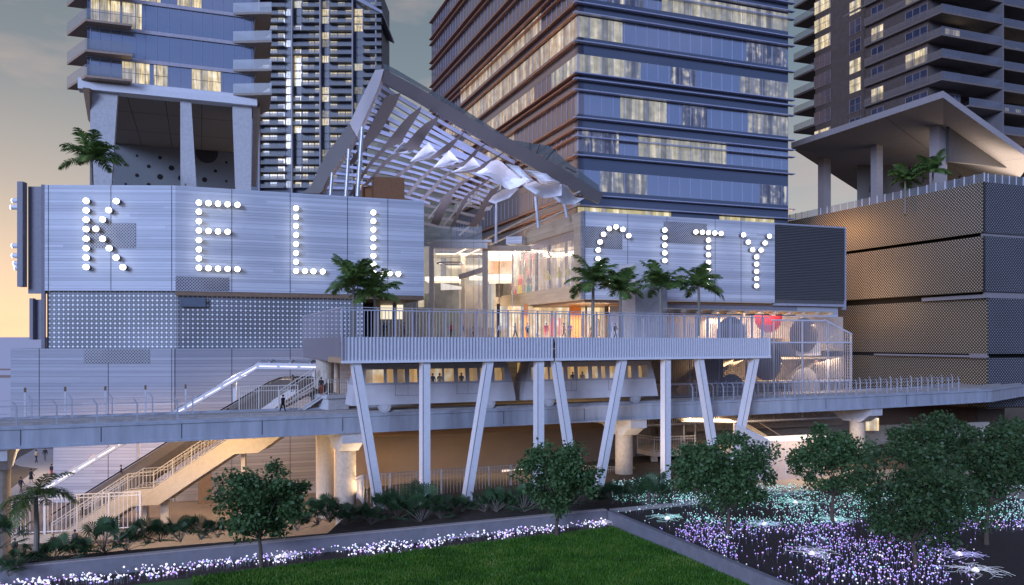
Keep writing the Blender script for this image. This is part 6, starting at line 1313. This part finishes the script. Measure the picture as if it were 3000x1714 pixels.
for a in [(2378, 1626, TZ + .05, 2.0, bw_, 'white wire burst in the purple lights, biggest, before the nearest tree', 1), (2858, 1675, TZ + .05, 2.2, bw_, 'white wire burst in the bottom right corner', 2), (2330, 1475, TZ + .05, 2.0, btl, 'teal wire burst at the back between two trees', 3), (2445, 1527, TZ + .05, 1.8, btl, 'teal wire burst at the trunk of the bent tree', 4), (2810, 1628, TZ + .05, 1.8, bvl, 'violet wire burst right of the nearest tree', 5), (1955, 1522, TZ + .05, 1.7, btl, 'teal wire burst near the wall corner', 6), (2750, 1510, TZ + .05, 1.7, btl, 'teal wire burst before the right tree', 7), (2240, 1540, TZ + .05, 1.7, btl, 'teal wire burst right of the broad tree trunk', 8), (385, 1662, 2.97, 2.2, lmat('wire_pink', (.95, .70, .85), .9), 'pink white wire burst in the left strip', 9), (62, 1675, 2.97, 1.3, bw_, 'white wire burst at the far left of the strip', 10), (597, 1637, 2.97, 1.3, bw_, 'white wire burst left of the round tree', 11), (835, 1632, 2.97, 1.7, bw_, 'white wire burst right of the round tree trunk', 12), (1360, 1572, 2.97, 1.6, bw_, 'white wire burst in the middle of the long strip', 13), (1770, 1537, 2.97, 1.4, bw_, 'white wire burst in the wall corner', 14)]: burst(*a)
# ================================================================ PEOPLE
skin = M('skin', (.36, .22, .16), .6, var=0); hairm = M('hair', (.03, .02, .015), .7, var=0)
cloth = {k: M('wear_' + k, c, .8, var=.1) for k, c in dict(black=(.015, .015, .018), grey=(.12, .12, .13), tan=(.42, .34, .24), red=(.40, .03, .05), purple=(.20, .12, .38), white=(.55, .53, .52), blue=(.04, .06, .16), brown=(.12, .06, .04), rust=(.30, .07, .04), teal=(.05, .22, .24)).items()}
def body_mesh(pose, top_, bot_, skirt=False):
    """one continuous skinned figure, 1.75 m tall, facing +x"""
    st = {'stand': 0.04, 'walk': .26, 'stride': .36}[pose]
    V = [(0, 0, .95), (0, 0, 1.15), (0, 0, 1.38), (.0, 0, 1.50), (.02, 0, 1.56), (.03, 0, 1.66), (.02, 0, 1.735),
         (0, .10, .90), (st * .55, .10, .50), (st, .10, .09), (st + .14, .11, .04),
         (0, -.10, .90), (-st * .25, -.10, .50), (-st * .95, -.10, .12), (-st * .95 + .12, -.11, .04),
         (0, .19, 1.40), (-st * .3, .24, 1.14), (.06 - st * .3, .24, .90), (.09 - st * .3, .235, .80),
         (0, -.19, 1.40), (st * .4, -.24, 1.14), (.10 + st * .7, -.23, .92), (.14 + st * .75, -.22, .83)]
    E = [(0, 1), (1, 2), (2, 3), (3, 4), (4, 5), (5, 6), (0, 7), (7, 8), (8, 9), (9, 10), (0, 11), (11, 12), (12, 13), (13, 14), (2, 15), (15, 16), (16, 17), (17, 18), (2, 19), (19, 20), (20, 21), (21, 22)]
    Rr = [.145, .13, .155, .065, .055, .095, .065, .095, .065, .045, .035, .095, .065, .045, .035, .065, .048, .036, .028, .065, .048, .036, .028]
    me = bpy.data.meshes.new('skel'); me.from_pydata(V, E, []); o = bpy.data.objects.new('skel', me); COL.objects.link(o)
    sk = o.modifiers.new('s', 'SKIN'); sub = o.modifiers.new('u', 'SUBSURF'); sub.levels = 1; sub.render_levels = 1
    for i, r in enumerate(Rr): me.skin_vertices[0].data[i].radius = (r, r)
    me.skin_vertices[0].data[0].use_root = True
    dg_ = bpy.context.evaluated_depsgraph_get(); dg_.update(); ev = o.evaluated_get(dg_); out = bpy.data.meshes.new_from_object(ev); bpy.data.objects.remove(o)
    out.materials.clear()
    for q in (skin, cloth[top_], cloth[bot_], cloth['black']): out.materials.append(q)
    for p in out.polygons:
        z = p.center.z; y = abs(p.center.y); p.use_smooth = True
        p.material_index = 0 if z > 1.47 else 1 if (z > .97 or (y > .19 and z > .86)) else 0 if (y > .19 and z > .74) else 3 if z < .09 else (2 if not (skirt and z < .5) else 0)
    return out
bodies = {}
def person(label, px, yfeet, d, top_, bot_, pose='walk', rot=0.0, z=None, h=1.75, skirt=False, group=None):
    key = (pose, top_, bot_, skirt)
    if key not in bodies: bodies[key] = body_mesh(*key)
    loc = V3(G(px, d), z if z is not None else ZO(yfeet, d)); t_ = thing('person', label, 'person', tuple(loc), group); s_ = h / 1.75; t_.scale = (s_,) * 3; t_.rotation_euler = (0, 0, rot)
    o = bpy.data.objects.new('body', bodies[key]); COL.objects.link(o); o.parent = t_
    m = MB(); m.tube([(-.02, 0, 1.60), (-.02, 0, 1.67), (.0, 0, 1.73), (.01, 0, 1.775)], [.075, .108, .095, .02], 10); me = m.build('hair', hairm); me.parent = t_
    if skirt: m = MB(); m.tube([(0, 0, 1.02), (0, 0, .75), (0, 0, .48)], [.15, .21, .27], 12); q = m.build('skirt', cloth[bot_]); q.parent = t_
    return t_
fd = 117.5; 
person('person in a black coat walking down the upper stairs behind the viaduct railing', 829, 1213, 78.6, 'black', 'black', 'stride', 2.6, h=1.85)
person('person in a dark top and long rust skirt at the top of the stairs', 941, 1146, 79.6, 'black', 'rust', 'stand', 1.5, h=1.75, z=ZO(1158, 79.6))
person('person in tan seen from the waist up on the escalator landing, left of two', 857, 1150, 84, 'tan', 'black', 'stand', 2.8, h=1.8)
person('person in black seen from the waist up on the escalator landing, right of two', 871, 1152, 84.2, 'black', 'brown', 'stand', 2.8, h=1.75)
person('person riding low on the escalator above the viaduct edge', 668, 1245, 83.2, 'black', 'black', 'stand', .4, h=1.7)
person('person riding the escalator below the viaduct, head and shoulders visible', 355, 1412, 82.2, 'black', 'black', 'stand', .4, h=1.7)
person('person in a black top and skirt climbing the lower stairs', 242, 1523, 77.4, 'black', 'black', 'walk', .3, h=1.75, skirt=True)
person('person in dark clothes at the foot of the stairs behind the fence', 134, 1575, 74.5, 'grey', 'grey', 'walk', 2.0, h=1.95)
person('person in tan and black at the far left behind the fence', 60, 1572, 75, 'tan', 'black', 'stand', 2.0, h=1.75)
person('small person in brown walking in front of the fence', 156, 1616, 68.5, 'brown', 'black', 'walk', -1.2, h=1.45)
person('person in a long grey coat walking in front of the fence', 219, 1614, 67.5, 'grey', 'grey', 'walk', 2.4, h=1.75)
person('stooping person in black in the bottom left corner', 44, 1630, 65, 'black', 'black', 'walk', 2.2, h=1.4)
person('person in tan and black, left of the pair on the white path', 106, 1353, 121, 'tan', 'black', 'walk', 1.3, z=.03, h=2.0)
person('person with a dark jacket, right of the pair on the white path', 132, 1347, 123, 'black', 'grey', 'walk', 1.8, z=.03, h=2.0)
person('person in black and skirt beside the edge of the white path', 91, 1410, 104, 'black', 'black', 'walk', 1.0, z=.02, skirt=True, h=1.8)
person('person in black on the lowest part of the white path', 61, 1440, 97, 'black', 'brown', 'walk', 1.3, z=.03, h=1.9)
person('person in black and red beside the planked wall on the white path', 151, 1400, 108, 'black', 'red', 'stand', 1.3, z=.03, h=1.8)
person('man in a brown coat standing on the pavement beyond the teal lights', 2370, 1427, 81, 'brown', 'grey', 'walk', 1.5, z=3.65, h=1.8)
dz = 18.38
for i, (px, t_c, b_c, lab) in enumerate([(1098, 'black', 'black', 'person in black in the dark doorway left of the lit lobby'), (1127, 'blue', 'black', 'person in navy, second from the left behind the bridge railing'), (1184, 'grey', 'black', 'person in grey beside the left white column'), (1322, 'red', 'black', 'person in a crimson top left of the atrium middle'), (1354, 'blue', 'blue', 'person in dark blue at the atrium middle'), (1384, 'tan', 'black', 'short person in tan right of the atrium middle'), (1464, 'white', 'black', 'person in white at the left end of the shop front'), (1509, 'tan', 'black', 'person in a pale top with bag before the shop front'), (1545, 'grey', 'black', 'person in grey beside the orange panel'), (1576, 'white', 'white', 'person in white dress before the shop window'), (1600, 'red', 'red', 'person in red left of the bridge gap'), (1652, 'red', 'rust', 'person in rust right of the bridge gap'), (1669, 'purple', 'black', 'person in a purple shirt before the orange panel'), (1735, 'black', 'red', 'person in black at the palm trunk below the letter C'), (1785, 'teal', 'tan', 'person in teal left of the pale lift tower'), (1803, 'black', 'black', 'person in a black coat left of the pale lift tower'), (1836, 'blue', 'black', 'person in navy next to the pale lift tower')]):
    person(lab, px, 992, 112 if px > 1450 else 108, t_c, b_c, 'walk' if i % 2 else 'stand', i * 1.7, z=dz, h=2.1 if px not in (1384,) else 1.5, group=None)
for px, t_c, lab in ((1268, 'black', 'passenger in black in the left metro car, left of two'), (1288, 'tan', 'passenger in tan in the left metro car, right of two'), (1352, 'brown', 'passenger in brown by the door of the left metro car'), (1706, 'white', 'passenger in a white shirt in the right metro car'), (1678, 'black', 'passenger in black by the door of the right metro car')):
    p, u = galong(px, 2.3); person(lab, px, 0, p.y, t_c, 'black', 'stand', 1.5, z=12.55 + (.6 if px < 1400 else .5), h=1.75)
person('person in grey looking over the left roof edge, left of two', 510, 0, 101, 'brown', 'black', 'stand', 4.7, z=TOPZ, h=1.85)
person('person in dark clothes looking over the left roof edge, right of two', 543, 0, 101, 'black', 'black', 'stand', 4.7, z=TOPZ, h=1.9)
person('dark figure climbing the lit stairs behind the bar screen', 2392, 1092, 107, 'brown', 'black', 'walk', 0, h=1.9)
# ================================================================ LAMPS
wc = (1, .72, .45)
p_, u_ = galong(600, 4)
area('under_viaduct_left', (p_.x - 4, 84.5, 8.9), 34, 2600, (1, .58, .28), (0, .6, -1), 2)
for q_ in (150, 420, 660): p9, u9 = galong(q_, 4.5); area('stair_fill', (p9.x, p9.y, 9.6), 2.5, 620, (1, .68, .38), (0, .5, -.8), 1.2)  # warm fill added under the viaduct to brighten the stairs
area('stair_soffit_light', (-22, 74, 4.5), 8, 130, wc, (0, .25, 1), 2)
area('under_viaduct_mid', (-3, 88, 7.2), 22, 1000, wc, (0, .25, -1), 3)
area('pier_uplight', (-13, 76, 4.2), 5, 480, wc, (-.3, -.1, 1), 2)
area('pier_uplight_right', (9.5, 84, 4.4), 6, 560, wc, (.1, .1, 1), 2)
area('train_side_glow', (-2, 92, 16.5), 26, 380, (1, .60, .25), (0, .4, -1), 1.5)
area('canopy_strip_glow', (-26.5, 85.6, 14.6), 7, 330, (1, .86, .74), (0, .35, -1), 1)
area('under_viaduct_right', (32, 99, 8.8), 22, 2600, wc, (0, -.1, -1), 4)
area('right_pavement_glow', (31, 84, 8.5), 8, 480, wc, (0, 0, -1), 4)
area('stairwell_upper', (35, 109, 20.6), 18, 1500, wc, (0, .5, -1), 2)
area('stairwell_lower', (34, 107, 15.6), 18, 1100, wc, (0, .5, -1), 2)
area('terrace_shop_glow', (8, 120, 22.6), 14, 3200, (1, .70, .42), (0, -.2, -1), 4)
area('shop_window_glow', tuple(V3(hit(1560, CW + UR * 3, UL), zwt - .2)), 3, 700, (1, .78, .55), (0, 0, -1), 14)
area('fin_fill', (-8, 112, 36.5), 16, 2300, (.55, .62, 1.0), (.05, .1, 1), 8)  # added blue-white fill that brightens the roof fins from below
area('hall_glow', (-6, 136, 33), 14, 8000, (1, .80, .58), (0, 0, -1), 8)
area('pergola_glow', (29, 106, 21.6), 12, 420, wc, (0, .2, -1), 2)
area('podium_glow', tuple(P(2480, 860, 142)), 8, 450, (1, .62, .32), (.8, .3, .3), 10)
area('podium_glow_roof', tuple(P(2312, 655, 152)), 5, 1500, (1, .50, .18), (.6, -.3, -.8), 2)
area('left_street_glow', (-62, 110, 8), 14, 900, wc, (0, 0, -1), 8)
area('canopy_underlight', tuple(P(2930, 510, 150)), 14, 1700, (1, .82, .64), (-.1, .1, 1), 14)
area('jamb_light', tuple(V3(CW - UR * 4 + UL * 4, 18.6)), 3, 500, (1, .78, .55), (.6, 0, 1), 8)
for o in bpy.data.objects:
    if '_o' in o: del o['_o']
